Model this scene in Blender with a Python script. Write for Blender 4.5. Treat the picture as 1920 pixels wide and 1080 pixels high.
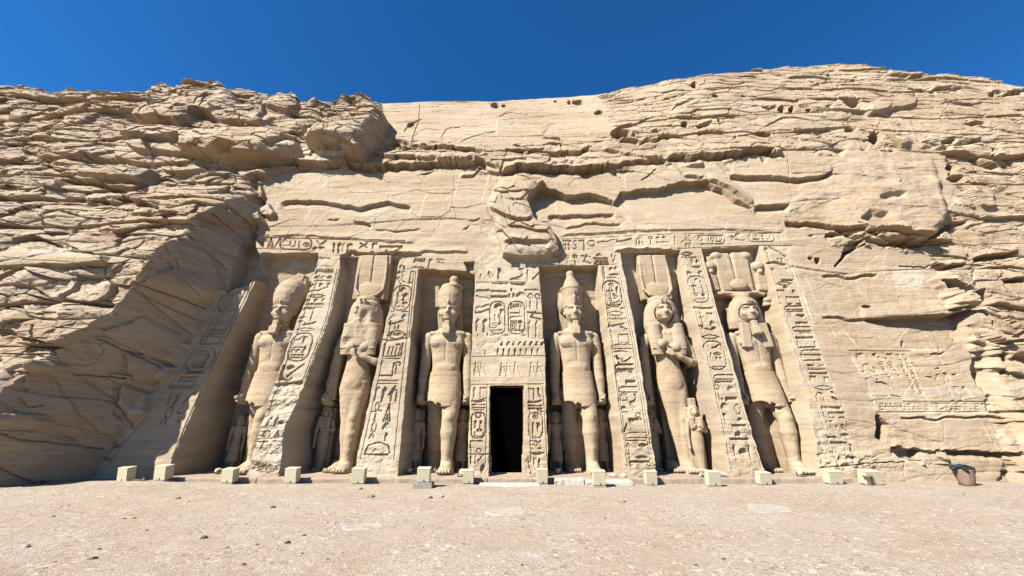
import bpy, math, random
import numpy as np
from mathutils import Vector

for o in list(bpy.data.objects):
    bpy.data.objects.remove(o)
SC = bpy.context.scene
COL = SC.collection
R = math.radians

# ------------------------------------------------------------------ camera
PITCH, FPX, EYE = R(19.5), 740.0, 1.7          # focal length in pixels of a 1920 wide frame
CT, ST = math.cos(PITCH), math.sin(PITCH)
cam = bpy.data.objects.new("camera", bpy.data.cameras.new("camera"))
COL.objects.link(cam)
cam.location = (0, 0, EYE)
cam.rotation_euler = (math.pi / 2 + PITCH, 0, 0)
cam.data.sensor_width = 36.0
cam.data.lens = 36.0 * FPX / 1920.0
cam.data.clip_start, cam.data.clip_end = 0.1, 9000.0
SC.camera = cam

# ------------------------------------------------------------------ light
SUNDIR = Vector((-1.17, -0.90, 1.42)).normalized()      # towards the sun
sun = bpy.data.objects.new("sun", bpy.data.lights.new("sun", 'SUN'))
COL.objects.link(sun)
sun.data.energy = 5.0
sun.data.angle = R(0.5)
sun.data.color = (1.0, 0.97, 0.93)
sun.rotation_euler = SUNDIR.to_track_quat('Z', 'Y').to_euler()
W = bpy.data.worlds.new("World")
SC.world = W
W.use_nodes = True
nt = W.node_tree
bg = nt.nodes["Background"]
sky = nt.nodes.new("ShaderNodeTexSky")
sky.sky_type = 'NISHITA'
sky.sun_disc = False
sky.sun_elevation = math.asin(SUNDIR.z)
sky.sun_rotation = math.atan2(SUNDIR.x, SUNDIR.y)
sky.altitude = 2500.0
sky.air_density = 0.9
sky.dust_density = 0.1
sky.ozone_density = 6.0
hs = nt.nodes.new("ShaderNodeHueSaturation")
hs.inputs["Saturation"].default_value = 1.22
hs.inputs["Value"].default_value = 1.36
nt.links.new(sky.outputs[0], hs.inputs["Color"])
nt.links.new(hs.outputs[0], bg.inputs[0])
bg.inputs[1].default_value = 0.05
SC.view_settings.view_transform = 'Standard'
SC.view_settings.look = 'None'
SC.view_settings.exposure = 1.62
SC.view_settings.gamma = 1.0
SC.render.engine = 'CYCLES'
SC.cycles.max_bounces = 6
SC.cycles.diffuse_bounces = 3

# ------------------------------------------------------------------ small maths
def hsh(i, j, s):
    h = (i.astype(np.int64) * 374761393 + j.astype(np.int64) * 668265263 + s * 974634777) & 0xffffffff
    h = ((h ^ (h >> 13)) * 1274126177) & 0xffffffff
    h = h ^ (h >> 16)
    return (h & 0xffff).astype(np.float32) / 65535.0

def n2(x, y, s=0):
    """value noise -1..1"""
    xi, yi = np.floor(x), np.floor(y)
    fx, fy = (x - xi).astype(np.float32), (y - yi).astype(np.float32)
    fx = fx * fx * fx * (fx * (fx * 6 - 15) + 10)
    fy = fy * fy * fy * (fy * (fy * 6 - 15) + 10)
    xi, yi = xi.astype(np.int64), yi.astype(np.int64)
    a, b, c, d = hsh(xi, yi, s), hsh(xi + 1, yi, s), hsh(xi, yi + 1, s), hsh(xi + 1, yi + 1, s)
    return 2 * ((a + (b - a) * fx) * (1 - fy) + (c + (d - c) * fx) * fy) - 1

def fbm(x, y, o=4, s=0, g=0.5):
    r, a, t = 0, 1.0, 0
    for k in range(o):
        r = r + a * n2(x * 2 ** k + 17.3 * k, y * 2 ** k - 9.1 * k, s + k)
        t += a
        a *= g
    return r / t

def facets(x, y, s=0, tilt=1.0):
    """broken angular blocks: nearest random cell, its own height and tilted plane; second result is the gap to the next cell"""
    xi, yi = np.floor(x), np.floor(y)
    b1 = np.full(x.shape, 9.0, np.float32); b2 = b1.copy(); val = np.zeros(x.shape, np.float32)
    for dx in (-1, 0, 1):
        for dy in (-1, 0, 1):
            i, j = (xi + dx).astype(np.int64), (yi + dy).astype(np.int64)
            ox = (x - i - hsh(i, j, s)).astype(np.float32)
            oy = (y - j - hsh(i, j, s + 1)).astype(np.float32)
            d = np.abs(ox) * 0.55 + np.abs(oy) * 0.55 + 0.45 * np.maximum(np.abs(ox), np.abs(oy))
            h = hsh(i, j, s + 2) - 0.5 + tilt * ((hsh(i, j, s + 3) - 0.5) * ox + (hsh(i, j, s + 4) - 0.65) * oy)
            n = d < b1
            b2 = np.where(n, b1, np.minimum(b2, d))
            val = np.where(n, h, val)
            b1 = np.where(n, d, b1)
    return val, b2 - b1

def n3(p, s=0):
    i = np.floor(p)
    f = p - i
    f = f * f * (3 - 2 * f)
    i = i.astype(np.int64)
    r = 0
    for dx in (0, 1):
        for dy in (0, 1):
            for dz in (0, 1):
                w = (f[:, 0] if dx else 1 - f[:, 0]) * (f[:, 1] if dy else 1 - f[:, 1]) * (f[:, 2] if dz else 1 - f[:, 2])
                r = r + w * hsh(i[:, 0] + dx + 57 * (i[:, 2] + dz), i[:, 1] + dy, s)
    return 2 * r - 1

def sst(a, b, x):
    t = np.clip((x - a) / (b - a), 0, 1)
    return t * t * (3 - 2 * t)

def proj(X, Y, Z):
    d = Y * CT + (Z - EYE) * ST
    return 960 + FPX * X / d, 540 - FPX * ((Z - EYE) * CT - Y * ST) / d

def ray(u, v):
    a, b = (u - 960) / FPX, (540 - v) / FPX
    return np.array([a, CT - b * ST, ST + b * CT])

def on_y(u, v, Y):
    d = ray(u, v)
    return Y / d[1] * d + np.array([0, 0, EYE])

GZ = -0.20                                             # ground level in front of the temple
def on_ground(u, v):
    d = ray(u, v)
    return (GZ - EYE) / d[2] * d + np.array([0, 0, EYE])

def seg_d(u, v, pts, closed=False):
    best = np.full(u.shape, 1e9, np.float32)
    n = len(pts)
    for k in range(n if closed else n - 1):
        (x1, y1), (x2, y2) = pts[k], pts[(k + 1) % n]
        ex, ey = x2 - x1, y2 - y1
        t = np.clip(((u - x1) * ex + (v - y1) * ey) / (ex * ex + ey * ey + 1e-9), 0, 1)
        best = np.minimum(best, np.hypot(u - x1 - t * ex, v - y1 - t * ey))
    return best

def inside(u, v, pts):
    c = np.zeros(u.shape, bool)
    n = len(pts)
    for k in range(n):
        (x1, y1), (x2, y2) = pts[k], pts[(k + 1) % n]
        if y1 == y2:
            continue
        c ^= ((y1 > v) != (y2 > v)) & (u < (x2 - x1) * (v - y1) / (y2 - y1) + x1)
    return c

def poly_sd(u, v, pts):
    d = seg_d(u, v, pts, True)
    return np.where(inside(u, v, pts), -d, d)

# ------------------------------------------------------------------ objects
def mesh_obj(name, verts, faces, mat, parent=None, smooth=False, attrs=None):
    me = bpy.data.meshes.new(name)
    verts = np.asarray(verts, np.float32)
    faces = np.asarray(faces, np.int32)
    k = faces.shape[1]
    me.vertices.add(len(verts))
    me.vertices.foreach_set("co", verts.ravel())
    me.loops.add(faces.size)
    me.loops.foreach_set("vertex_index", faces.ravel())
    me.polygons.add(len(faces))
    me.polygons.foreach_set("loop_start", np.arange(0, faces.size, k, dtype=np.int32))
    try:
        me.polygons.foreach_set("loop_total", np.full(len(faces), k, np.int32))
    except Exception:
        pass
    me.update(calc_edges=True)
    me.polygons.foreach_set("use_smooth", np.full(len(faces), smooth, bool))
    for an, av in (attrs or {}).items():
        at = me.attributes.new(an, 'FLOAT', 'POINT')
        at.data.foreach_set("value", np.asarray(av, np.float32))
    me.materials.append(mat)
    ob = bpy.data.objects.new(name, me)
    COL.objects.link(ob)
    if parent:
        ob.parent = parent
    return ob

def empty(name, loc=(0, 0, 0), rz=0.0):
    o = bpy.data.objects.new(name, None)
    COL.objects.link(o)
    o.location = loc
    o.rotation_euler = (0, 0, rz)
    return o

def tag(o, label=None, cat=None, group=None, kind=None):
    if label: o["label"] = label
    if cat: o["category"] = cat
    if group: o["group"] = group
    if kind: o["kind"] = kind
    return o

class MB:
    """collects polygons of one part"""
    def __init__(s): s.v, s.f = [], []
    def add(s, v, f):
        b = len(s.v)
        s.v += [tuple(p) for p in v]
        s.f += [tuple(i + b for i in q) for q in f]
        return s
    def box(s, c, h, rz=0.0, top=1.0, bev=0.0):
        c = np.array(c, float)
        n = 12 if bev else 0
        P = []
        if bev:
            rings = [(-h[2], bev), (-h[2] + bev, 0), (h[2] - bev, 0), (h[2], bev)]
        else:
            rings = [(-h[2], 0), (h[2], 0)]
        for z, i in rings:
            t = 1 + (top - 1) * (z + h[2]) / (2 * h[2])
            a, b = (h[0] - i) * t, (h[1] - i) * t
            q = bev * 0.6
            pts = [(-a + q, -b), (a - q, -b), (a, -b + q), (a, b - q), (a - q, b), (-a + q, b), (-a, b - q), (-a, -b + q)] if bev else [(-a, -b), (a, -b), (a, b), (-a, b)]
            for x, y in pts:
                P.append(c + (x * math.cos(rz) - y * math.sin(rz), x * math.sin(rz) + y * math.cos(rz), z))
        m = 8 if bev else 4
        F = []
        for r in range(len(rings) - 1):
            for k in range(m):
                F.append((r * m + k, r * m + (k + 1) % m, (r + 1) * m + (k + 1) % m, (r + 1) * m + k))
        F.append(tuple(range(m - 1, -1, -1)))
        F.append(tuple((len(rings) - 1) * m + k for k in range(m)))
        return s.add(P, F)
    def lathe(s, c, prof, n=32):
        P, F = [], []
        for r, z in prof:
            for k in range(n):
                a = 2 * math.pi * k / n
                P.append((c[0] + r * math.cos(a), c[1] + r * math.sin(a), c[2] + z))
        for i in range(len(prof) - 1):
            for k in range(n):
                F.append((i * n + k, i * n + (k + 1) % n, (i + 1) * n + (k + 1) % n, (i + 1) * n + k))
        return s.add(P, F)
    def tube(s, pts, r, n=8):
        P, F = [], []
        pts = [Vector(p) for p in pts]
        for i, p in enumerate(pts):
            t = (pts[min(i + 1, len(pts) - 1)] - pts[max(i - 1, 0)]).normalized()
            a = t.cross(Vector((0.3, 0.2, 1))).normalized()
            b = t.cross(a)
            rr = r[i] if isinstance(r, (list, tuple)) else r
            for k in range(n):
                w = 2 * math.pi * k / n
                P.append(p + a * (rr * math.cos(w)) + b * (rr * math.sin(w)))
        for i in range(len(pts) - 1):
            for k in range(n):
                F.append((i * n + k, i * n + (k + 1) % n, (i + 1) * n + (k + 1) % n, (i + 1) * n + k))
        F.append(tuple(range(n - 1, -1, -1)))
        F.append(tuple((len(pts) - 1) * n + k for k in range(n)))
        return s.add(P, F)
    def build(s, name, mat, parent=None, smooth=False):
        me = bpy.data.meshes.new(name)
        me.from_pydata([tuple(map(float, p)) for p in s.v], [], s.f)
        me.update()
        if smooth:
            me.polygons.foreach_set("use_smooth", np.ones(len(s.f), bool))
        me.materials.append(mat)
        ob = bpy.data.objects.new(name, me)
        COL.objects.link(ob)
        if parent: ob.parent = parent
        return ob

# ------------------------------------------------------------------ materials
def new_mat(name):
    m = bpy.data.materials.new(name)
    m.use_nodes = True
    t = m.node_tree
    return m, t, t.nodes["Principled BSDF"]

def nod(t, typ, **kw):
    n = t.nodes.new(typ)
    for k, v in kw.items():
        if k.startswith("i_"):
            n.inputs[int(k[2:])].default_value = v
        else:
            setattr(n, k, v)
    return n

def noise(t, vec, scale, detail=4.0, rough=0.55, dist=0.0):
    n = nod(t, "ShaderNodeTexNoise")
    n.inputs["Scale"].default_value = scale
    n.inputs["Detail"].default_value = detail
    n.inputs["Roughness"].default_value = rough
    n.inputs["Distortion"].default_value = dist
    t.links.new(vec, n.inputs["Vector"])
    return n.outputs[0]

def ramp(t, fac, stops):
    r = nod(t, "ShaderNodeValToRGB")
    while len(r.color_ramp.elements) < len(stops):
        r.color_ramp.elements.new(0.5)
    for e, (p, c) in zip(r.color_ramp.elements, stops):
        e.position = p
        e.color = (c, c, c, 1) if isinstance(c, (int, float)) else (*c, 1)
    t.links.new(fac, r.inputs[0])
    return r.outputs[0]

def mix(t, fac, a, b, mode='MIX'):
    m = nod(t, "ShaderNodeMix", data_type='RGBA', blend_type=mode)
    for sock, val in ((m.inputs[0], fac), (m.inputs[6], a), (m.inputs[7], b)):
        if hasattr(val, "is_linked"):
            t.links.new(val, sock)
        elif isinstance(val, (int, float)):
            sock.default_value = val
        else:
            sock.default_value = (*val, 1)
    return m.outputs[2]

def mapping(t, sc, rot=(0, 0, 0)):
    tc = nod(t, "ShaderNodeTexCoord")
    mp = nod(t, "ShaderNodeMapping")
    mp.inputs["Scale"].default_value = sc
    mp.inputs["Rotation"].default_value = rot
    t.links.new(tc.outputs["Object"], mp.inputs[0])
    return mp.outputs[0]

def bump(t, b, heights, dist=0.03, strength=1.0):
    prev = None
    for h, d, s in heights:
        n = nod(t, "ShaderNodeBump")
        n.inputs["Strength"].default_value = s
        n.inputs["Distance"].default_value = d
        t.links.new(h, n.inputs["Height"])
        if prev is not None:
            t.links.new(prev, n.inputs["Normal"])
        prev = n.outputs[0]
    t.links.new(prev, b.inputs["Normal"])

def sandstone(name, warm=(0.277, 0.213, 0.136), deep=(0.211, 0.145, 0.084), pale=(0.310, 0.254, 0.177), grey=(0.197, 0.183, 0.165), rough_bump=1.0, band=1.0, lines=0.35):
    m, t, b = new_mat(name)
    b.inputs["Roughness"].default_value = 0.93
    b.inputs["Specular IOR Level"].default_value = 0.15
    bed = mapping(t, (0.12, 0.3, 1.5), (0, R(2.0), 0))
    iso = mapping(t, (1, 1, 1))
    fine_bed = mapping(t, (0.5, 1.0, 7.0), (0, R(-2.5), 0))
    c = mix(t, ramp(t, noise(t, bed, 1.3, 6, 0.6, 0.4), [(0.32, 0.0), (0.62, 1.0)]), deep, warm)
    c = mix(t, ramp(t, noise(t, iso, 0.35, 5, 0.6), [(0.42, 0.0), (0.72, 0.75)]), c, pale)
    c = mix(t, ramp(t, noise(t, bed, 2.3, 7, 0.65, 0.8), [(0.52, 0.0), (0.70, 0.75)]), c, grey)
    c = mix(t, ramp(t, noise(t, bed, 0.9, 6, 0.7, 1.2), [(0.56, 0.0), (0.74, 0.5)]), c, (0.198, 0.134, 0.086))
    c = mix(t, ramp(t, noise(t, iso, 0.16, 5, 0.65, 0.5), [(0.5, 0.0), (0.7, 0.30)]), c, (0.213, 0.172, 0.129))
    c = mix(t, ramp(t, noise(t, fine_bed, 1.6, 6, 0.65, 0.3), [(0.25, 0.42 * band), (0.55, 0.0)]), c, deep)
    c = mix(t, ramp(t, noise(t, iso, 22.0, 6, 0.7), [(0.3, 0.22), (0.6, 0.0)]), c, deep)
    ln = ramp(t, noise(t, mapping(t, (0.06, 0.06, 2.2), (R(1.0), R(1.5), 0)), 2.0, 5, 0.6, 0.2), [(0.470, 0.0), (0.490, lines), (0.510, 0.0)])
    c = mix(t, ln, c, (0.136, 0.096, 0.066))
    at = nod(t, "ShaderNodeAttribute", attribute_name="tint")
    c = mix(t, at.outputs["Fac"], c, (0.211, 0.129, 0.087))
    at = nod(t, "ShaderNodeAttribute", attribute_name="wash")
    c = mix(t, at.outputs["Fac"], c, (0.328, 0.281, 0.209))
    at = nod(t, "ShaderNodeAttribute", attribute_name="joint")
    c = mix(t, at.outputs["Fac"], c, (0.409, 0.374, 0.309))
    t.links.new(c, b.inputs["Base Color"])
    bump(t, b, [(noise(t, fine_bed, 2.2, 7, 0.65, 0.5), 0.08, 0.28 * rough_bump * band),
                (noise(t, iso, 3.0, 8, 0.65), 0.12, 0.35 * rough_bump),
                (noise(t, iso, 18.0, 6, 0.7), 0.03, 0.45 * rough_bump)])
    return m

M = {}
M["rock"] = sandstone("cliff_sandstone")
M["carved"] = sandstone("carved_sandstone", warm=(0.293, 0.228, 0.147), deep=(0.237, 0.173, 0.103), pale=(0.317, 0.265, 0.188), rough_bump=0.65, band=0.4)
M["statue"] = sandstone("statue_sandstone", warm=(0.288, 0.220, 0.139), deep=(0.237, 0.168, 0.098), pale=(0.307, 0.249, 0.174), grey=(0.232, 0.198, 0.159), rough_bump=0.6, band=0.5, lines=0.5)

def ground_mat():
    m, t, b = new_mat("gravel_ground")
    b.inputs["Roughness"].default_value = 0.95
    b.inputs["Specular IOR Level"].default_value = 0.1
    iso = mapping(t, (1, 1, 1))
    c = mix(t, ramp(t, noise(t, iso, 0.30, 6, 0.6, 0.5), [(0.36, 0.0), (0.64, 1.0)]), (0.246, 0.188, 0.132), (0.275, 0.227, 0.178))
    c = mix(t, ramp(t, noise(t, iso, 1.3, 7, 0.7, 0.8), [(0.55, 0.0), (0.70, 0.7)]), c, (0.330, 0.285, 0.231))
    c = mix(t, ramp(t, noise(t, iso, 0.9, 6, 0.65, 0.4), [(0.55, 0.0), (0.72, 0.55)]), c, (0.215, 0.165, 0.115))
    def cells(scale):
        vo = nod(t, "ShaderNodeTexVoronoi")
        vo.inputs["Scale"].default_value = scale
        t.links.new(iso, vo.inputs["Vector"])
        sp = nod(t, "ShaderNodeSeparateColor")
        t.links.new(vo.outputs["Color"], sp.inputs[0])
        return vo, sp
    v1, s1 = cells(34.0)
    v2, s2 = cells(13.0)
    grit = ramp(t, noise(t, iso, 0.7, 5, 0.6), [(0.35, 0.25), (0.65, 1.0)])
    def gated(fac):
        n = nod(t, "ShaderNodeMath", operation='MULTIPLY')
        t.links.new(fac, n.inputs[0]); t.links.new(grit, n.inputs[1])
        return n.outputs[0]
    c = mix(t, gated(ramp(t, s1.outputs[0], [(0.5, 0.0), (1.0, 0.5)])), c, (0.152, 0.116, 0.084))
    c = mix(t, gated(ramp(t, s1.outputs[1], [(0.70, 0.0), (1.0, 0.7)])), c, (0.395, 0.348, 0.288))
    c = mix(t, gated(ramp(t, s2.outputs[0], [(0.90, 0.0), (0.95, 0.8)])), c, (0.138, 0.104, 0.077))
    c = mix(t, gated(ramp(t, s2.outputs[1], [(0.92, 0.0), (0.96, 0.8)])), c, (0.395, 0.353, 0.297))
    c = mix(t, ramp(t, noise(t, iso, 16.0, 7, 0.75), [(0.32, 0.42), (0.55, 0.0)]), c, (0.152, 0.116, 0.084))
    t.links.new(c, b.inputs["Base Color"])
    bump(t, b, [(noise(t, iso, 3.0, 7, 0.7), 0.06, 0.5), (noise(t, iso, 14.0, 6, 0.75), 0.04, 0.7), (v1.outputs["Distance"], 0.02, 0.35)])
    return m

def plain(name, col, rough=0.6, var=0.12, scale=6.0, bmp=0.15, spec=0.3, metal=0.0):
    m, t, b = new_mat(name)
    b.inputs["Roughness"].default_value = rough
    b.inputs["Specular IOR Level"].default_value = spec
    b.inputs["Metallic"].default_value = metal
    iso = mapping(t, (1, 1, 1))
    dk = tuple(x * (1 - 2 * var) for x in col)
    c = mix(t, ramp(t, noise(t, iso, scale, 6, 0.65, 0.3), [(0.3, 0.0), (0.65, 1.0)]), dk, col)
    t.links.new(c, b.inputs["Base Color"])
    bump(t, b, [(noise(t, iso, scale * 4, 5, 0.6), 0.01, bmp)])
    return m
M["ground"] = ground_mat()
M["cream"] = plain("cream_paint", (0.38, 0.335, 0.225), 0.45, 0.06, 5.0, 0.08)
M["concrete"] = plain("grey_concrete", (0.213, 0.184, 0.154), 0.9, 0.15, 9.0, 0.6, 0.1)
M["slab"] = plain("pale_limestone", (0.367, 0.320, 0.255), 0.9, 0.10, 5.0, 0.6, 0.1)
M["podium"] = plain("podium_stone", (0.260, 0.198, 0.142), 0.92, 0.12, 4.0, 0.5, 0.1)
M["glass"] = plain("lamp_glass", (0.05, 0.055, 0.06), 0.12, 0.0, 3.0, 0.0, 0.5)
M["metal"] = plain("dark_metal", (0.03, 0.028, 0.026), 0.7, 0.1, 9.0, 0.1, 0.2, 0.0)
M["door"] = plain("black_door_wood", (0.001, 0.001, 0.001), 0.95, 0.3, 6.0, 0.2, 0.0)
M["doorframe"] = plain("red_brown_wood", (0.05, 0.018, 0.010), 0.7, 0.25, 9.0, 0.2, 0.1)
M["terracotta"] = plain("terracotta", (0.21, 0.138, 0.100), 0.85, 0.16, 7.0, 0.3, 0.15)
M["clay"] = plain("brown_clay", (0.163, 0.114, 0.081), 0.85, 0.16, 9.0, 0.3, 0.15)
M["cloth"] = plain("black_cloth", (0.014, 0.014, 0.018), 0.75, 0.3, 8.0, 0.4, 0.3)
M["stone_pale"] = plain("pale_stone", (0.312, 0.272, 0.221), 0.95, 0.15, 9.0, 0.7, 0.1)
M["bedrock"] = plain("bedrock_pale", (0.275, 0.24, 0.195), 0.95, 0.12, 4.0, 0.8, 0.1)
M["stone_dark"] = plain("dark_stone", (0.089, 0.068, 0.053), 0.95, 0.2, 9.0, 0.7, 0.1)
M["stone_tan"] = plain("tan_stone", (0.249, 0.195, 0.139), 0.95, 0.2, 9.0, 0.7, 0.1)
# ------------------------------------------------------------------ the cliff: one height field over the real slope
Q = 0.85
def spaced(a, b, d): return np.linspace(a, b, max(2, int(round((b - a) / d)) + 1))
pl = [-15.4]
while pl[-1] > -27: pl.append(pl[-1] - min(0.10, 0.026 + (-15.4 - pl[-1]) * 0.012) * Q)
while pl[-1] > -70: pl.append(pl[-1] - 0.4)
pr = [14.2]
while pr[-1] < 28: pr.append(pr[-1] + min(0.10, 0.026 + (pr[-1] - 14.2) * 0.010) * Q)
while pr[-1] < 70: pr.append(pr[-1] + 0.4)
pc = np.concatenate([np.array(pl[::-1]), spaced(-15.4, 14.2, 0.026 * Q)[1:-1], np.array(pr)])
z_low = spaced(-0.7, 11.0, 0.026 * Q)
t_up = np.linspace(0, 1, int(330 / Q) + 1)[1:]
n_back = 26

def wid(Z): return 1 + 0.6 * np.clip((Z - 11) / 16, 0, 2)
def Yb(X, Z):
    """dressed slope: facade batter below, leaning back above"""
    c = 0.0159 - 0.0078 * sst(2, 16, X)
    t = np.clip(Z - 10.5, 0, None)
    return np.where(Z < 10.5, 16.2 + 0.20 * Z, 18.30 + 0.2 * t + c * t * t)
L1z = [-1, 0.16, 3.25, 7.61, 9.78, 11.99, 14.0, 16.0, 19]
L1x = [-15.9, -15.57, -14.7, -13.25, -13.10, -13.0, -13.4, -14.5, -17]
def Ysurf(X, Z):
    yb = Yb(X, Z)
    yf = np.interp(Z, [-1, 3.07, 4.18, 5.25, 6.87, 8.24, 9.74, 12.24, 13.66, 20, 27, 34], [12.9, 13.38, 13.88, 14.5, 14.95, 15.2, 15.65, 17.1, 18.2, 20.8, 24.3, 29])
    xe = np.interp(Z, L1z, L1x) * (1 + 0.0040 * np.clip(Z, 0, 12))
    yr = yb - np.clip(xe - X, 0, None) * 1.7
    yr = yr - 8 * sst(15.2, 18.0, Z)
    yf = yf + 4 * sst(-14.8, -10.5, X) + 0.5 * sst(13, 17, Z)
    fl = np.maximum(yr, yf)
    return np.minimum(yb, fl)

SKY = [(-900, 175), (0, 165), (60, 170), (100, 174), (150, 176), (200, 174), (260, 170), (300, 165), (350, 166), (400, 163), (435, 166), (480, 172), (550, 176), (562, 188), (640, 188), (720, 194), (800, 191), (930, 190), (1040, 184), (1120, 178), (1170, 165), (1250, 150), (1330, 140), (1450, 128), (1550, 121), (1600, 123), (1640, 131), (1690, 139), (1760, 142), (1830, 146), (1870, 153), (1920, 166), (2800, 200)]
sx, sy = zip(*SKY)
zz = np.arange(16, 40, 0.06)
Zg, Pg = np.meshgrid(zz, pc, indexing='ij')
Xg = Pg * wid(Zg)
ug, vg = proj(Xg, Ysurf(Xg, Zg), Zg)
hit = vg <= np.interp(ug, sx, sy)
first = np.where(hit.any(0), hit.argmax(0), np.argmin(vg, 0))
Zc = zz[first]
ker = np.exp(-np.linspace(-2, 2, 15) ** 2); ker /= ker.sum()
Zc = np.convolve(np.pad(Zc, 7, 'edge'), ker, 'valid')

Zf = np.vstack([np.repeat(z_low[:, None], len(pc), 1), 11.0 + (Zc[None] - 11.0) * t_up[:, None]])
kb = np.arange(1, n_back + 1)[:, None] / n_back
Zf = np.vstack([Zf, Zc[None] - 0.05 - 6.0 * kb ** 2])
NR, NC = Zf.shape
Xf = pc[None] * np.vstack([wid(Zf[:-n_back]), np.repeat(wid(Zc)[None], n_back, 0)])
Yf = Ysurf(Xf, Zf)
yc = Yf[NR - n_back - 1]
Yf[NR - n_back:] = yc[None] + 0.4 * kb + 22 * kb ** 1.5
Xf, Yf, Zf = Xf.ravel(), Yf.ravel(), Zf.ravel()
isback = np.zeros((NR, NC), bool); isback[NR - n_back:] = True; isback = isback.ravel()
U, V = proj(Xf, Yf, Zf)
U[isback] = -9999
D = np.zeros(Xf.size, np.float32)              # displacement towards the viewer
A_joint, A_tint, A_wash = (np.zeros(Xf.size, np.float32) for _ in range(3))

def sub(x0, y0, x1, y1, pad=60):
    return np.nonzero((U > x0 - pad) & (U < x1 + pad) & (V > y0 - pad) & (V < y1 + pad))[0]
def bb(pts):
    a = np.array(pts, float)
    return a[:, 0].min(), a[:, 1].min(), a[:, 0].max(), a[:, 1].max()
def T(x0, y0, s, pts): return [(x0 + x / s, y0 + y / s) for x, y in pts]
def uvd(ix, d):
    return proj(Xf[ix], Yf[ix] - d, Zf[ix])

# ---- roughness map (where the rock is natural, where it was dressed)
rough = np.ones(Xf.size, np.float32)
def zone(pts, val, soft=18):
    ix = sub(*bb(pts), pad=soft * 2)
    u, v = U[ix], V[ix]
    wob = 10 * n2(u * 0.03, v * 0.03, 91) + 5 * n2(u * 0.09, v * 0.09, 92)
    m = sst(soft, -soft, poly_sd(u, v, pts) + wob)
    rough[ix] = rough[ix] * (1 - m) + val * m
zone([(-200, 700), (83, 662), (176, 616), (241, 546), (278, 491), (330, 445), (412, 382), (470, 360), (500, 420), (450, 520), (180, 900), (-200, 960)], 0.42, 10)
zone([(1130, 60), (2400, 60), (2400, 290), (1780, 280), (1480, 280), (1150, 270)], 0.42, 45)
zone([(560, 262), (700, 270), (950, 275), (1150, 255), (1480, 240), (1600, 280), (1480, 300), (1130, 330), (940, 330), (560, 315)], 0.50, 8)
zone([(1770, 270), (2400, 270), (2400, 1000), (1880, 960), (1840, 700), (1760, 480)], 0.62, 20)
zone([(715, 180), (1130, 170), (1150, 255), (950, 270), (705, 268)], 0.10, 6)
zone([(1000, 150), (1135, 160), (1150, 262), (1000, 268)], 0.12, 34)
zone([(492, 330), (560, 318), (940, 318), (1130, 325), (1480, 285), (1780, 272), (1795, 380), (1740, 440), (1500, 440), (1500, 480), (470, 480), (480, 410), (500, 390)], 0.10, 5)
zone([(1470, 440), (1740, 470), (1790, 600), (1848, 720), (1880, 840), (1885, 930), (1590, 930), (1500, 700)], 0.07, 6)
zone([(430, 470), (478, 443), (760, 448), (1050, 441), (1475, 438), (1605, 880), (1610, 960), (150, 960), (184, 884), (287, 727), (419, 546)], 0.02, 3)

def slabs(X, Wv, Tk, L, seed, sharp=6.0):
    wob = 0.30 * n2(X / (L * 1.3), Wv / (Tk * 3), seed + 5)
    q = Wv / Tk + wob
    k = np.floor(q)
    fr = (q - k).astype(np.float32)
    rk = hsh(k, k * 0 + 7, seed)
    Lk = L * (0.6 + 0.9 * rk)
    xx = X / Lk + rk * 50 + 0.25 * n2(X / L, Wv / Tk, seed + 6)
    m = np.floor(xx)
    fx = (xx - m).astype(np.float32)
    val = hsh(m, k, seed + 1)
    tilt = hsh(m, k, seed + 2) - 0.5
    val = val + 0.5 * tilt * (fx - 0.5) + 0.22 * n2(X / L * 3, Wv / Tk * 0.7, seed + 8)
    prof = sst(0, min(0.3, 0.11 / Tk), fr) * (1 - 0.75 * np.clip((fr - 0.45) / 0.55, 0, 1) ** 1.6)         # weathered upper edge
    crease = np.exp(-(np.minimum(fr, 1 - fr) * Tk / 0.035) ** 2)
    jn = np.minimum(fx, 1 - fx) * Lk
    jc = np.exp(-(jn / 0.03) ** 2) * (hsh(m + (fx > 0.5), k, seed + 3) > 0.45)
    return val * prof - 0.35 * np.maximum(crease * (0.4 + 0.6 * hsh(m, k, seed + 4)), jc)

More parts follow.
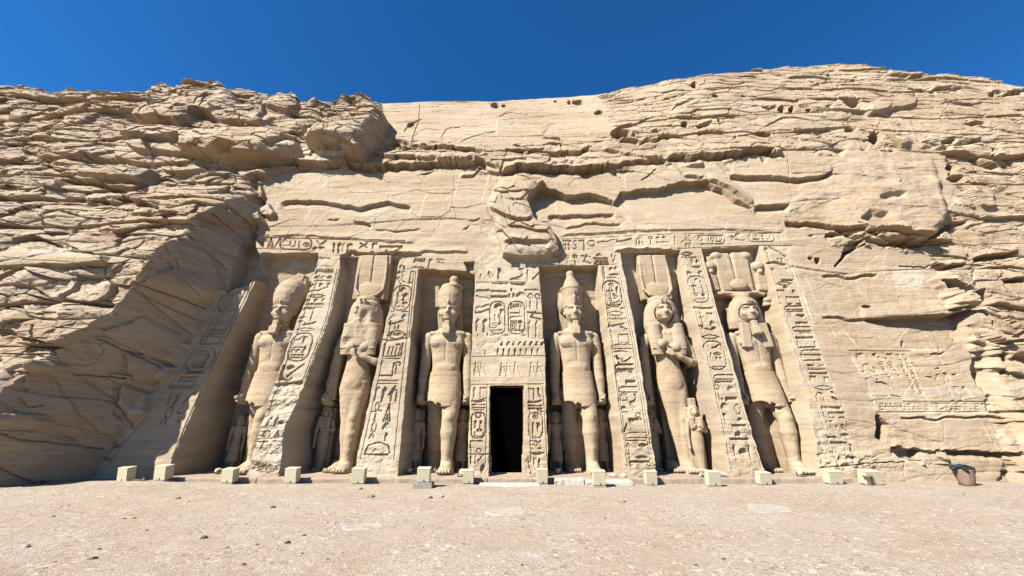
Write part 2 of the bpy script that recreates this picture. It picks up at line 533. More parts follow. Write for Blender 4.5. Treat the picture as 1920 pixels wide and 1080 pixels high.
def strata():
    X = Xf
    Wv = Zf * 0.9 + 0.45 * (Yf - 16) + 0.028 * X + 0.45 * fbm(X * 0.09, Zf * 0.12, 3, 11) + 0.10 * n2(X * 0.55, Zf * 0.8, 15)
    m1 = 0.5 + 0.5 * n2(X * 0.16, Zf * 0.22, 21)
    m2 = 0.5 + 0.5 * n2(X * 0.22 + 9, Zf * 0.3, 22)
    m1 = sst(0.25, 0.75, m1); m2 = sst(0.2, 0.8, m2)
    a = 0.72 * slabs(X, Wv, 2.3, 4.4, 101) * (0.4 + 0.6 * m1)
    b = 0.26 * slabs(X, Wv + 3.3 + 0.25 * n2(X * 0.5, Zf * 0.5, 16), 0.95, 1.9, 202) * (0.2 + 0.8 * m2)
    f1, g1 = facets(X * 0.55 + 0.3 * n2(X * 0.4, Wv * 0.6, 24), Wv * 1.15, 601)
    f2, g2 = facets(X * 1.35 + 0.2 * n2(X, Wv, 25), Wv * 2.8, 611)
    c = 0.32 * f1 - 0.16 * sst(0.06, 0.0, g1) + (0.05 * f2 - 0.03 * sst(0.07, 0.0, g2)) * (0.4 + 0.6 * m1)
    e = 0.08 * slabs(X * 0.92 + Wv * 0.45, Wv * 0.9 - 0.30 * X, 1.35, 1.7, 505) * sst(-0.2, 0.5, n2(X * 0.2, Zf * 0.25, 23))
    d = 0.60 * fbm(X * 0.30, Wv * 0.5, 4, 31) + 0.06 * fbm(X * 1.3, Wv * 2.2, 4, 41)
    s = a + b + c + d + e - 0.6
    s = s - s[rough > 0.4].mean()
    # shaded broken face on the left: big bulging blocks
    blk = 0.8 * fbm(X * 0.28, Zf * 0.33, 4, 51) + 0.75 * slabs(X * 0.9 + 0.35 * Zf, Wv + 0.25 * X, 1.9, 2.4, 404) - 0.3 
    f3, g3 = facets(X * 0.5 + 0.25 * Zf, Zf * 0.62, 621, 1.6)
    f4, g4 = facets(X * 1.3 + 0.4 * Zf, Zf * 1.5, 631, 1.4)
    blk = blk + 0.55 * f3 + 0.20 * f4 - 0.12 * sst(0.035, 0.0, g3) - 0.05 * sst(0.05, 0.0, g4)
    return s, blk, Wv, 0.6 * f3 + 0.35 * f4 - 0.1 * sst(0.035, 0.0, g3)
S, BLK, WV, FAC = strata()
left_face = [(-300, 700), (83, 662), (176, 616), (241, 546), (278, 491), (330, 445), (412, 382), (470, 360), (500, 420), (450, 520), (180, 900), (-300, 960)]
ix = sub(*bb(left_face), pad=40)
mm = np.zeros(Xf.size, np.float32)
mm[ix] = sst(8, -8, poly_sd(U[ix], V[ix], left_face))
D += rough * (S * (1 - 0.75 * mm) + 0.9 * mm * BLK)
D += rough * (0.032 * fbm(Xf * 2.0, WV * 6.0, 4, 55, 0.6) - 0.05 * sst(0.35, 0.75, n2(Xf * 2.7, WV * 4.5, 56)) - 0.03 * sst(0.5, 0.8, n2(Xf * 6.1, WV * 9.0, 57)))
D += mm * (0.10 * fbm(Xf * 1.3 + Zf * 0.4, Zf * 1.8, 5, 58, 0.6) - 0.10 * sst(0.86, 0.97, 1 - np.abs(n2(Xf * 0.8 + 0.3 * Zf, Zf * 0.9, 59))))
# dressed faces: faint pick marks and bedding
D += (1 - rough) * (0.030 * fbm(Xf * 0.5, WV * 3.0, 4, 61) + 0.016 * fbm(Xf * 3.0, Zf * 3.0, 3, 71) * (1 - rough))
WV_keep = WV
del S, BLK

# ---- hand placed features, traced on the photograph and set on the slope
def ledge(pts, dn=(0.0, 20), up=(0.0, 20), jag=1.6, seed=0):
    x0, y0, x1, y1 = bb(pts)
    ix = sub(x0, y0 - up[1], x1, y1 + dn[1], 10)
    u, v = uvd(ix, D[ix])
    px, py = zip(*sorted(pts))
    ve = np.interp(u, px, py) + jag * (1.2 * n2(u * 0.07, u * 0 + seed, 5) + 0.5 * n2(u * 0.16, u * 0 + seed, 6))
    end = sst(0, 9, u - x0) * sst(0, 9, x1 - u)
    t = v - ve
    s = sst(-2.0, 2.0, t)
    a = up[0] * np.clip(1 + t / up[1], 0, 1) * np.where(t > 0, 1, 1)
    b = dn[0] * np.clip(1 - np.clip(t, 0, None) / dn[1], 0, 1) ** 1.3
    D[ix] += end * ((1 - s) * np.minimum(a, up[0]) - s * b)
def crack(pts, w=1.6, depth=0.12, jag=1.5):
    ix = sub(*bb(pts), pad=12)
    u, v = U[ix], V[ix]
    d = seg_d(u + jag * n2(u * 0.15, v * 0.15, 8), v + jag * n2(u * 0.15, v * 0.15, 9), pts)
    D[ix] -= depth * sst(w, w * 0.3, d)
def hole(cx, cy, rx, ry, depth=0.7, rot=0.0):
    ix = sub(cx - rx, cy - ry, cx + rx, cy + ry, 20)
    u, v = U[ix] - cx, V[ix] - cy
    a = u * math.cos(rot) + v * math.sin(rot); b = -u * math.sin(rot) + v * math.cos(rot)
    q = np.hypot(a / rx, b / ry) + 0.30 * n2(U[ix] * 0.12, V[ix] * 0.12, 12)
    D[ix] -= depth * sst(1.1, 0.75, q)
def block(pts, d, edge=2.0, tilt=0.0, noise_a=0.12, smooth=0.6, fade=None, facet=0.0):
    """a rock mass standing proud (d>0) or broken out (d<0)"""
    ix = sub(*bb(pts), pad=40 + abs(d) * 30)
    u, v = uvd(ix, d * 0.8) if d > 0 else uvd(ix, 0 * D[ix])
    jag = 2.2 * n2(u * 0.05, v * 0.05, 13) + 0.8 * n2(u * 0.14, v * 0.14, 14)
    sd = poly_sd(u, v, pts) + jag
    m = sst(edge, -edge, sd)
    x0, y0, x1, y1 = bb(pts)
    fr = np.clip((v - y0) / (y1 - y0), 0, 1)
    q = d * (1 - tilt + tilt * fr) if tilt >= 0 else d * (1 + tilt * fr)
    if fade: q = q * sst(fade[0], fade[1], u)
    if d > 0:
        q = q * (0.72 + 0.28 * sst(0, 14, -sd))
    q = q + noise_a * abs(d) * fbm(Xf[ix] * 0.9, Zf[ix] * 1.6, 4, 15)
    if facet: q = q + facet * FAC[ix]
    keep = D[ix] * (1 - m * smooth)
    D[ix] = keep + m * q

A = lambda *p: T(0, 120, 2.667, p)
B = lambda *p: T(450, 150, 2.743, p)
Cc = lambda *p: T(900, 100, 2.7, p)
Dd = lambda *p: T(1400, 100, 2.7, p)
F = lambda *p: T(1540, 440, 2.25, p)
E = lambda *p: T(0, 440, 2.16, p)

# upper left rock masses
block(A((550, 300), (650, 258), (980, 280), (1300, 262), (1440, 330), (1470, 395), (1310, 425), (1060, 415), (970, 400), (770, 384), (600, 372), (552, 335)), 1.9, 2.5, 0.45, 0.05, 0.92, None, 0.35)
block(A((235, 522), (480, 465), (620, 480), (725, 500), (660, 548), (400, 542)), 1.1, 2.5, 0.6, 0.06, 0.85, None, 0.3)
block(A((565, 400), (760, 385), (770, 400), (755, 490), (640, 480), (560, 450)), 0.35, 2.0, 0.3)
block(A((780, 410), (965, 410), (970, 440), (870, 480), (765, 490)), 0.3, 2.0, 0.3)
block(A((650, 210), (850, 120), (1000, 85), (1080, 62), (1125, 95), (1160, 160), (1120, 200), (1040, 215), (960, 200), (850, 260), (650, 250)), 1.5, 2.5, 0.35, 0.06, 0.85, None, 0.4)
block(A((1060, 210), (1250, 160), (1380, 120), (1450, 135), (1485, 190), (1420, 235), (1340, 250), (1290, 285), (1090, 275), (1035, 230)), 1.1, 2.0, 0.4, 0.10, 0.7, None, 0.35)
block(A((1560, 290), (1640, 220), (1700, 140), (1830, 132), (1905, 215), (1870, 300), (1780, 405), (1560, 390), (1495, 345)), 2.1, 2.5, 0.2, 0.08, 0.7, None, 0.45)
block(A((1340, 240), (1590, 265), (1590, 285), (1500, 330), (1310, 290)), 0.4, 2.0, 0.4)
hole(675, 218, 9, 7, 0.8)
block(A((1345, 425), (1460, 398), (1542, 394), (1542, 442), (1380, 466)), 1.0, 1.5, 0.3, 0.05)
block(A((1470, 470), (1545, 440), (1730, 450), (1730, 500), (1560, 500), (1480, 500)), 0.5, 1.5, 0.3)
block(A((1180, 530), (1300, 510), (1465, 480), (1465, 500), (1290, 548), (1195, 550)), 0.5, 1.5, 0.6)
block(A((790, 505), (1000, 495), (1010, 510), (900, 528), (800, 525)), 0.4, 1.5, 0.5)
block(A((1060, 480), (1180, 455), (1310, 465), (1080, 498)), 0.35, 1.5, 0.5)
block(A((725, 625), (870, 600), (1100, 605), (1240, 640), (1235, 660), (1110, 615), (900, 655), (720, 655)), 0.4, 1.5, 0.5)
block(A((1100, 680), (1130, 655), (1220, 640), (1265, 690), (1305, 775), (1210, 765), (1150, 715)), 0.75, 2.0, 0.1)
block(A((1255, 640), (1290, 600), (1310, 640), (1300, 665)), 0.4, 1.5, 0.2)
block(A((1280, 715), (1330, 690), (1362, 735), (1350, 750), (1290, 745)), 0.45, 1.5, 0.2)
hole(180, 440, 0.1, 0.1, 0)
ledge(A((430, 700), (560, 690), (700, 690), (800, 715)), (0.3, 10), (0.25, 16))
ledge(A((270, 600), (460, 590), (640, 640)), (0.3, 10), (0.25, 16))
ledge(A((60, 880), (200, 870), (320, 920)), (0.3, 8), (0.2, 12))
zone(A((20, 930), (180, 915), (490, 940), (500, 990), (330, 1013), (0, 1000)), 0.15, 4)
block(A((-40, 940), (60, 905), (500, 945), (500, 985), (200, 1000), (-40, 1010)), 0.35, 2, 0.3, 0.05, 0.85)
# blocks in the shaded face
block(E((495, 480), (560, 480), (680, 535), (640, 580), (560, 600), (500, 560)), 0.55, 2.5, 0.2)
block(E((460, 640), (490, 610), (580, 640), (570, 720), (510, 755), (465, 690)), 0.45, 2.5, 0.2)
block(E((390, 390), (560, 330), (720, 400), (740, 440), (680, 520), (560, 480), (470, 440)), 0.5, 4, 0.3)
block(E((560, 190), (690, 120), (860, 200), (900, 220), (820, 280), (700, 240)), 0.45, 4, 0.4)
crack(E((390, 420), (500, 470), (560, 490), (680, 540)), 1.5, 0.25)
crack(E((560, 200), (700, 250), (830, 300)), 1.4, 0.22)
crack(E((465, 640), (460, 720), (500, 750)), 1.4, 0.2)
crack(E((180, 380), (190, 480), (260, 560), (500, 580)), 1.5, 0.25)
crack(E((0, 800), (100, 830), (250, 850), (400, 870)), 1.5, 0.22)
crack(E((50, 580), (60, 660), (100, 700), (160, 690)), 1.8, 0.22)
block(E((-40, 725), (30, 720), (120, 730), (165, 760), (100, 790), (-40, 770)), 0.6, 2, -0.3)
block(E((50, 530), (110, 500), (210, 525), (190, 555), (80, 560)), 0.5, 2, -0.3)

# long overhang line above the dressed slope
ledge(B((270, 425), (420, 440), (545, 430), (600, 455), (700, 456), (860, 450), (990, 440), (1130, 440), (1255, 430), (1338, 478)), (0.38, 9), (0.42, 26), 2.0, 1)
block(B((1255, 415), (1345, 412), (1340, 480), (1270, 455)), 0.35, 1.5, 0.2)
ledge(B((1340, 482), (1450, 455), (1600, 465), (1770, 470), (1900, 452)), (0.35, 8), (0.45, 18), 1.5, 2)
ledge(B((360, 345), (600, 345), (760, 352), (1000, 345), (1250, 365)), (0.22, 7), (0.25, 10), 2.0, 3)
ledge(B((590, 380), (850, 400), (1000, 410), (1240, 405)), (0.2, 6), (0.3, 12), 2.0, 4)
block(B((700, 330), (780, 295), (850, 310), (900, 345), (720, 340)), -0.35, 2)
hole(797 - 60, 268, 12, 6, 0.5); hole(794, 271, 5, 4, 0.5); hole(817, 276, 4, 5, 0.5); hole(770, 234, 6, 5, 0.45, -0.6)
ledge(B((205, 628), (250, 618), (340, 622), (450, 632), (600, 655), (640, 657), (680, 640), (760, 630), (830, 645), (885, 650)), (0.30, 16), (0.05, 10), 1.5, 5)
ledge(B((440, 722), (520, 718)), (0.18, 6)); ledge(B((580, 722), (640, 728), (684, 750)), (0.28, 9))
ledge(B((690, 768), (780, 775), (940, 768)), (0.14, 5)); ledge(B((1130, 505), (1200, 490), (1250, 452)), (0.22, 6), (0.1, 8))
ledge(B((1140, 780), (1190, 742)), (0.2, 5)); ledge(B((1170, 724), (1250, 716)), (0.14, 5)); ledge(B((1230, 730), (1278, 742)), (0.14, 5))
crack(B((925, 130), (915, 220), (885, 310)), 1.0, 0.08, 0.8); crack(B((850, 260), (870, 230), (930, 200)), 1.3, 0.15)
crack(B((1035, 300), (1060, 250), (1130, 240)), 1.0, 0.07); crack(B((1140, 320), (1180, 295), (1310, 262)), 1.0, 0.08)
crack(B((1335, 185), (1400, 165), (1480, 175)), 1.0, 0.08)
# the crag hanging over the door
block(B((1340, 482), (1450, 462), (1565, 500), (1520, 560), (1480, 600), (1512, 705), (1600, 740), (1642, 860), (1590, 897), (1350, 890), (1328, 830), (1300, 700), (1268, 640), (1300, 560)), 0.66, 2.0, 0.25, 0.06, 0.8, None, 0.25)
ledge(B((1280, 650), (1400, 705), (1510, 705)), (0.25, 10), (0.12, 10), 2, 6)
ledge(B((1350, 830), (1450, 822), (1590, 830)), (0.14, 22), (0.1, 10), 2, 7)
ledge(B((1440, 505), (1500, 505), (1565, 500)), (0.1, 5)); crack(B((1480, 600), (1440, 640), (1340, 620)), 1.2, 0.1)
# broken out steps to its right
block(Cc((245, 735), (300, 685), (380, 690), (430, 724), (590, 706), (670, 745), (705, 800), (690, 815), (340, 818), (290, 835)), -0.72, 1.2, -0.95, 0.03, 0.7)
block(Cc((668, 770), (712, 706), (945, 672), (955, 660), (1090, 645), (1150, 642), (1195, 668), (1232, 678), (1262, 704), (1300, 738), (1330, 748), (1388, 782), (1320, 800), (1000, 850), (760, 860), (720, 830), (700, 810)), -0.62, 1.2, -0.95, 0.03, 0.7)
ledge(Cc((340, 822), (520, 818), (690, 812)), (0.40, 12), (0.0, 10), 0.6, 8)
ledge(Cc((430, 885), (530, 866), (720, 862)), (0.16, 6), (0.05, 10), 1.5, 9)
ledge(Cc((1385, 775), (1470, 772), (1572, 768)), (0.45, 16), (0.1, 10), 0.6, 10)
ledge(Cc((1150, 630), (1270, 690), (1390, 770)), (0.2, 8), (0.2, 14), 1.2, 11)
ledge(Cc((1030, 622), (1140, 625)), (0.25, 7), (0.1, 8)); ledge(Cc((960, 665), (1090, 655), (1170, 658)), (0.15, 6))
ledge(Cc((1190, 548), (1262, 605)), (0.2, 6), (0.1, 8)); ledge(Cc((1262, 615), (1350, 628), (1480, 625), (1620, 637), (1740, 622), (1792, 590)), (0.40, 12), (0.12, 18), 1.0, 12)
crack(Cc((820, 640), (850, 625), (890, 588)), 1.6, 0.18); crack(Cc((975, 555), (1010, 595), (1030, 620)), 1.3, 0.12)
ledge(Cc((110, 606), (240, 592), (350, 600), (520, 595), (620, 582), (720, 562), (880, 550), (975, 556)), (0.30, 8), (0.25, 20), 2.0, 13)
ledge(Cc((940, 528), (1060, 528), (1120, 520), (1200, 525), (1330, 505), (1400, 490), (1470, 508), (1527, 508)), (0.45, 10), (0.40, 22), 1.5, 14)
ledge(Cc((380, 505), (500, 502), (560, 482)), (0.35, 9), (0.2, 12)); ledge(Cc((350, 556), (430, 550), (525, 556)), (0.2, 6), (0.15, 8))
ledge(Cc((160, 490), (240, 500), (330, 478)), (0.2, 6), (0.15, 8)); ledge(Cc((620, 490), (760, 520), (930, 530)), (0.15, 6), (0.2, 12))
ledge(Cc((860, 392), (940, 388)), (0.3, 7), (0.1, 8)); ledge(Cc((1090, 368), (1180, 346)), (0.35, 8), (0.15, 10))
ledge(Cc((1090, 400), (1160, 395), (1240, 400)), (0.3, 7), (0.1, 8)); ledge(Cc((700, 440), (860, 445), (970, 418)), (0.3, 8), (0.2, 12), 2.5, 15)
ledge(Cc((960, 290), (1000, 262), (1090, 230)), (0.12, 6), (0.1, 10)); ledge(Cc((860, 160), (930, 160)), (0.2, 6)); ledge(Cc((730, 255), (830, 235), (1040, 215)), (0.1, 5), (0.1, 8))
for h in ((75, 262, 25, 16), (122, 264, 12, 9), (500, 248, 55, 14), (1040, 360, 20, 13), (1090, 156, 22, 16), (1195, 211, 18, 9), (1525, 285, 24, 18), (1578, 284, 15, 13), (1440, 404, 52, 18), (725, 408, 62, 20), (382, 245, 10, 6), (1212, 338, 9, 10), (600, 300, 25, 10), (1660, 290, 14, 6)):
    hole(900 + h[0] / 2.7, 100 + h[1] / 2.7, h[2] / 2.7, h[3] / 2.7, 0.85)
# upper right
for h in ((652, 425, 38, 30), (535, 384, 28, 15), (1165, 350, 45, 12), (800, 968, 14, 18), (435, 440, 7, 6), (360, 1048, 18, 18), (320, 1038, 12, 8), (1330, 570, 30, 16), (1250, 500, 26, 20), (1040, 575, 30, 26), (1060, 640, 38, 18), (90, 405, 40, 18)):
    hole(1400 + h[0] / 2.7, 100 + h[1] / 2.7, h[2] / 2.7, h[3] / 2.7, 0.85)
block(Dd((465, 228), (560, 235), (600, 262), (610, 292), (520, 285), (480, 250)), -0.8, 2)
block(Dd((590, 270), (640, 235), (800, 205), (880, 215), (870, 250), (640, 292)), 0.4, 2, 0.4)
ledge(Dd((70, 266), (170, 268)), (0.35, 7)); ledge(Dd((260, 262), (335, 262)), (0.3, 6)); ledge(Dd((395, 265), (450, 262)), (0.3, 6))
ledge(Dd((920, 190), (1000, 175), (1090, 180)), (0.35, 7), (0.2, 10)); ledge(Dd((1220, 200), (1320, 195), (1420, 190)), (0.5, 10), (0.2, 14)); ledge(Dd((720, 95), (830, 120), (900, 115)), (0.3, 7), (0.2, 10))
ledge(Dd((980, 440), (1080, 450), (1190, 430)), (0.4, 9), (0.2, 12)); ledge(Dd((1080, 500), (1170, 545), (1280, 580)), (0.5, 10), (0.2, 12))
# the smooth bulge on the right, broken off underneath
bulge = Dd((330, 610), (480, 500), (640, 500), (800, 490), (965, 470), (1010, 560), (1040, 700), (1050, 815), (1020, 850), (950, 920), (900, 940), (800, 935), (720, 925), (640, 905), (560, 882), (440, 862), (300, 855), (190, 845), (215, 815))
block(bulge, 0.70, 5, 1.0, 0.18, 0.0, (1540, 1660))
ledge(Dd((190, 852), (350, 862), (520, 878), (600, 872), (720, 932), (800, 942), (900, 942), (960, 918), (1030, 852), (1130, 846)), (0.5, 12), (0.0, 10), 1.5, 16)
ledge(Dd((440, 880), (560, 920), (700, 960), (850, 975), (900, 965)), (0.35, 10), (0.1, 10), 2.5, 17)
block(Dd((560, 850), (600, 812), (680, 830), (720, 880), (640, 900)), -0.10, 5)
block(Dd((650, 745), (700, 715), (780, 720), (775, 745), (720, 750)), -0.10, 4, -0.9)
block(Dd((498, 960), (592, 945), (560, 990), (480, 1042), (490, 1000)), -0.5, 1.5)
crack(Dd((205, 520), (215, 630), (228, 725)), 1.0, 0.10, 0.8); crack(Dd((755, 595), (762, 672)), 1.0, 0.10); crack(Dd((540, 870), (700, 950)), 1.3, 0.15)
block(Dd((1020, 600), (1090, 640), (1060, 660), (1025, 650)), -0.5, 1.5)
# right hand panel and flank
block(F((475, 185), (540, 150), (700, 130), (900, 90), (1500, 60), (1500, 1100), (870, 1100), (855, 835), (790, 720), (770, 640), (740, 540), (715, 460), (670, 380), (620, 330), (570, 260)), 0.45, 3, 0.0, 0.15, 0.0)
block(F((195, 362), (300, 352), (420, 344), (530, 338), (612, 325), (612, 395), (575, 446), (538, 438), (540, 404), (430, 405), (290, 388)), -0.75, 1.5, -0.5, 0.05, 0.8)
ledge(F((0, 345), (100, 352), (190, 360)), (0.2, 7), (0.05, 8)); ledge(F((0, 170), (140, 178), (195, 165), (240, 172)), (0.22, 8), (0.05, 10))
ledge(F((160, 362), (300, 352), (530, 336), (610, 322)), (0.0, 10), (0.16, 30), 1.0, 18)
crack(F((60, 132), (110, 72), (180, 42)), 3.0, 0.4); crack(F((330, 135), (440, 138), (480, 120)), 1.5, 0.2)
block(F((480, 200), (520, 215), (580, 245), (575, 265), (520, 250)), -0.7, 1.5)
block(F((575, 265), (640, 245), (670, 280), (640, 322), (600, 300)), -0.5, 1.5)
crack(F((600, 300), (660, 360), (700, 440)), 2.0, 0.4)
crack(F((185, 300), (205, 308)), 2.0, 0.2); hole(1692, 645, 2.5, 5, 0.35); hole(1540 + 190 / 2.25, 440 + 303 / 2.25, 7, 2.5, 0.3)
ledge(F((455, 500), (500, 505), (525, 490)), (0.18, 5))
block(F((233, 762), (288, 800), (276, 880), (236, 852)), -1.5, 1.2, 0.0, 0.03)
ledge(F((330, 770), (480, 775), (640, 765), (800, 770)), (0.18, 6), (0.05, 8), 2.0, 19)
ledge(F((290, 890), (360, 900), (440, 908), (530, 912), (650, 915), (760, 918), (1000, 930)), (0.42, 16), (0.08, 16), 2.0, 20)
block(F((300, 905), (440, 915), (530, 960), (430, 965), (330, 940)), -0.35, 2)
block(F((415, 940), (450, 905), (540, 910), (545, 965), (440, 968)), 0.15, 2, 0.1)
ledge(F((660, 410), (760, 450), (900, 440)), (0.4, 10), (0.3, 14)); block(F((760, 440), (860, 405), (1000, 400), (1000, 520), (790, 520)), 0.4, 2, 0.4)
block(F((770, 520), (900, 520), (1000, 540), (1000, 580), (840, 560)), -0.4, 2)
block(F((725, 505), (745, 510), (765, 570), (750, 590)), -0.5, 1.5)
ledge(F((640, 95), (740, 85), (830, 70)), (0.6, 12), (0.2, 12)); ledge(F((740, 190), (860, 185)), (0.5, 10), (0.2, 12)); ledge(F((460, 130), (520, 135), (610, 120)), (0.4, 9), (0.2, 10))
crack(F((0, 985), (200, 965), (420, 955)), 1.6, 0.1)

# mortar lines of the re-assembled blocks, colour only
def mortar(pts, w=1.2, a=0.55):
    ix = sub(*bb(pts), pad=8)
    d = seg_d(U[ix] + 0.8 * n2(U[ix] * 0.12, V[ix] * 0.12, 81), V[ix], pts)
    br = sst(-0.3, 0.5, n2(U[ix] * 0.035, V[ix] * 0.035, 83) + 0.5 * n2(U[ix] * 0.12, V[ix] * 0.12, 84))
    A_joint[ix] = np.maximum(A_joint[ix], a * br * sst(w, w * 0.4, d))
for p in (B((478, 455), (380, 640), (315, 740)), B((602, 540), (515, 725)), B((800, 530), (725, 745)), B((990, 455), (920, 718)), B((1135, 470), (1072, 740)), B((1285, 480), (1245, 620)), B((230, 520), (150, 760)), B((205, 556), (420, 566), (840, 577)),
          Cc((385, 305), (386, 425)), Cc((860, 220), (858, 392)), Cc((690, 280), (680, 370)), Cc((1375, 170), (1440, 310)), Cc((235, 250), (230, 440)), Cc((85, 340), (80, 480)), Cc((550, 280), (545, 420)), Cc((735, 630), (738, 700), (740, 850)), Cc((180, 600), (150, 760)), Cc((600, 745), (606, 790)), Cc((885, 535), (884, 600)), Cc((385, 740), (390, 800)),
          T(1580, 640, 6.4, [(120, -20), (180, 88)]), T(1580, 640, 6.4, [(470, -10), (520, 80)]), T(1580, 640, 6.4, [(1195, -10), (1220, 50)]), T(1580, 640, 6.4, [(-30, 95), (400, 98), (1250, 97)]), T(1580, 640, 6.4, [(120, 150), (290, 500), (420, 830)]), T(1580, 640, 6.4, [(735, 60), (850, 330), (1050, 760), (1145, 1020)]), T(1580, 640, 6.4, [(1090, 490), (1180, 650)]), T(1580, 640, 6.4, [(1380, 350), (1570, 700)]), T(1580, 640, 6.4, [(1800, 430), (1930, 720)]), T(1580, 640, 6.4, [(-30, 650), (80, 1000)]), T(1580, 640, 6.4, [(400, 858), (1000, 862), (1700, 856)]),
          F((145, 195), (205, 345)), F((225, 395), (270, 475)), F((345, 245), (470, 160)), F((410, 250), (455, 290)), F((90, 400), (155, 475)), F((700, 800), (740, 860)), F((320, 980), (350, 1035)),
          T(1410, 450, 4.695, [(300, 110), (460, 520), (640, 1000)]), T(1410, 450, 4.695, [(465, 300), (600, 630)]), T(1470, 670, 4.695, [(600, 0), (830, 470)]), T(1410, 450, 4.695, [(660, 690), (740, 850)])):
    mortar(p)
mortar(A((20, 1010), (90, 920)), 1.2); mortar(A((160, 985), (220, 935)), 1.2); mortar(A((300, 985), (350, 940)), 1.2)
# reddish ironstone and pale washed patches that belong to the stone
def patch(arr, cx, cy, rx, ry, a):
    ix = sub(cx - rx, cy - ry, cx + rx, cy + ry, 20)
    q = np.hypot((U[ix] - cx) / rx, (V[ix] - cy) / ry) + 0.5 * n2(U[ix] * 0.05, V[ix] * 0.08, 87) + 0.3 * n2(U[ix] * 0.15, V[ix] * 0.2, 88)
    arr[ix] = np.maximum(arr[ix], a * sst(1.1, 0.6, q))
patch(A_tint, 198, 432, 22, 26, 0.75); patch(A_tint, 155, 440, 30, 14, 0.5); patch(A_tint, 1672, 190, 55, 14, 0.4); patch(A_tint, 1830, 185, 60, 12, 0.35); patch(A_tint, 60, 300, 60, 40, 0.2)
patch(A_wash, 530, 800, 90, 90, 0.7); patch(A_wash, 700, 830, 60, 90, 0.6); patch(A_wash, 950, 580, 70, 130, 0.5); patch(A_wash, 1200, 600, 60, 200, 0.4); patch(A_wash, 600, 600, 80, 140, 0.5)
patch(A_wash, 120, 470, 90, 14, 0.6); patch(A_wash, 1710, 520, 40, 20, 0.6); patch(A_wash, 590, 300, 70, 16, 0.4)
# ------------------------------------------------------------------ the carved front: niches, inscriptions
NICHE = [
    [(490, 477), (594, 476), (593, 490), (575, 547), (509, 724), (462, 880), (458, 893), (313, 893), (319, 880), (380, 735), (484, 524)],
    [(640, 480), (748, 481), (715, 631), (659, 893), (526, 893), (535, 809), (575, 715), (622, 591), (641, 502)],
    [(787, 506), (889, 512), (882, 653), (873, 893), (748, 893), (773, 631)],
    [(1014, 501), (1121, 499), (1144, 662), (1170, 896), (1031, 896), (1024, 662)],
    [(1165, 472), (1275, 470), (1284, 512), (1297, 576), (1318, 663), (1344, 772), (1368, 896), (1236, 896), (1198, 640)],
    [(1318, 467), (1424, 462), (1450, 538), (1479, 636), (1513, 751), (1537, 882), (1537, 897), (1441, 897), (1396, 751), (1342, 556)],
]
BACK = 19.05
wall_m = np.zeros(Xf.size, np.float32)
for k, pts in enumerate(NICHE):
    ix = sub(*bb(pts), pad=16)
    u, v = U[ix], V[ix]
    jag = 1.2 * n2(u * 0.07, v * 0.04, 33) + 0.5 * n2(u * 0.18, v * 0.11, 34)
    m = sst(3.2, -3.2, poly_sd(u, v, pts) + jag)
    tgt = Yf[ix] - (BACK - 0.03 * Zf[ix]) + 0.06 * fbm(Xf[ix] * 1.5, Zf[ix] * 3.5, 4, 35)
    D[ix] = D[ix] * (1 - m) + tgt * m
    wall_m[ix] = np.maximum(wall_m[ix], m)
# the lost top of the first pilaster and the broken corner of the frieze
block([(425, 548), (486, 522), (484, 478), (478, 452), (452, 452), (438, 505)], -0.85, 1.5, 0.0, 0.12, 0.8)
block([(640, 478), (655, 470), (700, 474), (760, 472), (790, 478), (748, 486), (700, 484)], -0.25, 1.5, 0.0, 0.2, 0.3)
block([(870, 492), (889, 490), (889, 513), (876, 512)], -0.35, 1.0, 0, 0.1, 0.3)
ledge([(478, 447), (560, 441), (640, 446), (700, 452), (780, 456)], (0.05, 20), (0.06, 10), 1.0, 41)
ledge([(1052, 441), (1200, 432), (1350, 430), (1470, 436)], (0.04, 14), (0.05, 12), 0.6, 42)
ledge([(1150, 471), (1180, 466), (1230, 468), (1262, 468)], (0.12, 6), (0.12, 8), 2.0, 43)
ledge([(735, 475), (800, 472), (880, 474)], (0.05, 8), (0.10, 12), 1.5, 44)
ledge([(1256 + 10, 573), (1300, 577), (1342, 575)], (0.10, 7), (0.02, 6), 0.8, 45)
ledge([(1432, 494), (1450, 491), (1478, 497)], (0.16, 6), (0.04, 8), 0.8, 46)
ledge([(1478, 499), (1520, 505), (1600, 515)], (0.07, 6), (0.04, 8), 0.8, 47)
ledge([(708, 634), (740, 638), (772, 633)], (0.06, 8), (0.02, 6), 1.0, 48)
ledge([(505, 722), (540, 716), (572, 712)], (0.14, 12), (0.04, 6), 1.5, 49)
# weathered lower part of the second pilaster, and pilaster feet
def weather(pts, a, seed, sx=2.2, sz=3.6):
    ix = sub(*bb(pts), pad=10)
    m = sst(6, -6, poly_sd(U[ix], V[ix], pts)) * (1 - wall_m[ix])
    X, Z = Xf[ix], Zf[ix]
    s = fbm(X * sx, Z * sz, 5, seed, 0.6) + 0.8 * np.abs(n2(X * sx * 0.6, Z * sz * 0.5, seed + 7))
    D[ix] += m * a * (s - 0.5)
weather([(500, 712), (575, 712), (530, 888), (462, 888)], 0.110, 501)
weather([(668, 835), (760, 835), (750, 890), (655, 890)], 0.055, 502)
weather([(1150, 810), (1228, 810), (1240, 890), (1152, 890)], 0.088, 503)
weather([(1310, 790), (1420, 790), (1445, 893), (1325, 893)], 0.061, 504, 3.0, 3.5)
weather([(1300, 480), (1282, 480), (1322, 640), (1345, 760), (1370, 860), (1360, 880), (1340, 700)], 0.028, 505, 4, 4)
weather([(1425, 520), (1445, 520), (1560, 870), (1510, 880)], 0.044, 506, 4.5, 4.5)
weather([(1505, 800), (1700, 790), (1720, 890), (1510, 890)], 0.066, 507, 1.2, 3.0)
weather([(1510, 470), (1800, 520), (1900, 850), (1650, 860)], 0.019, 508, 1.0, 4.0)
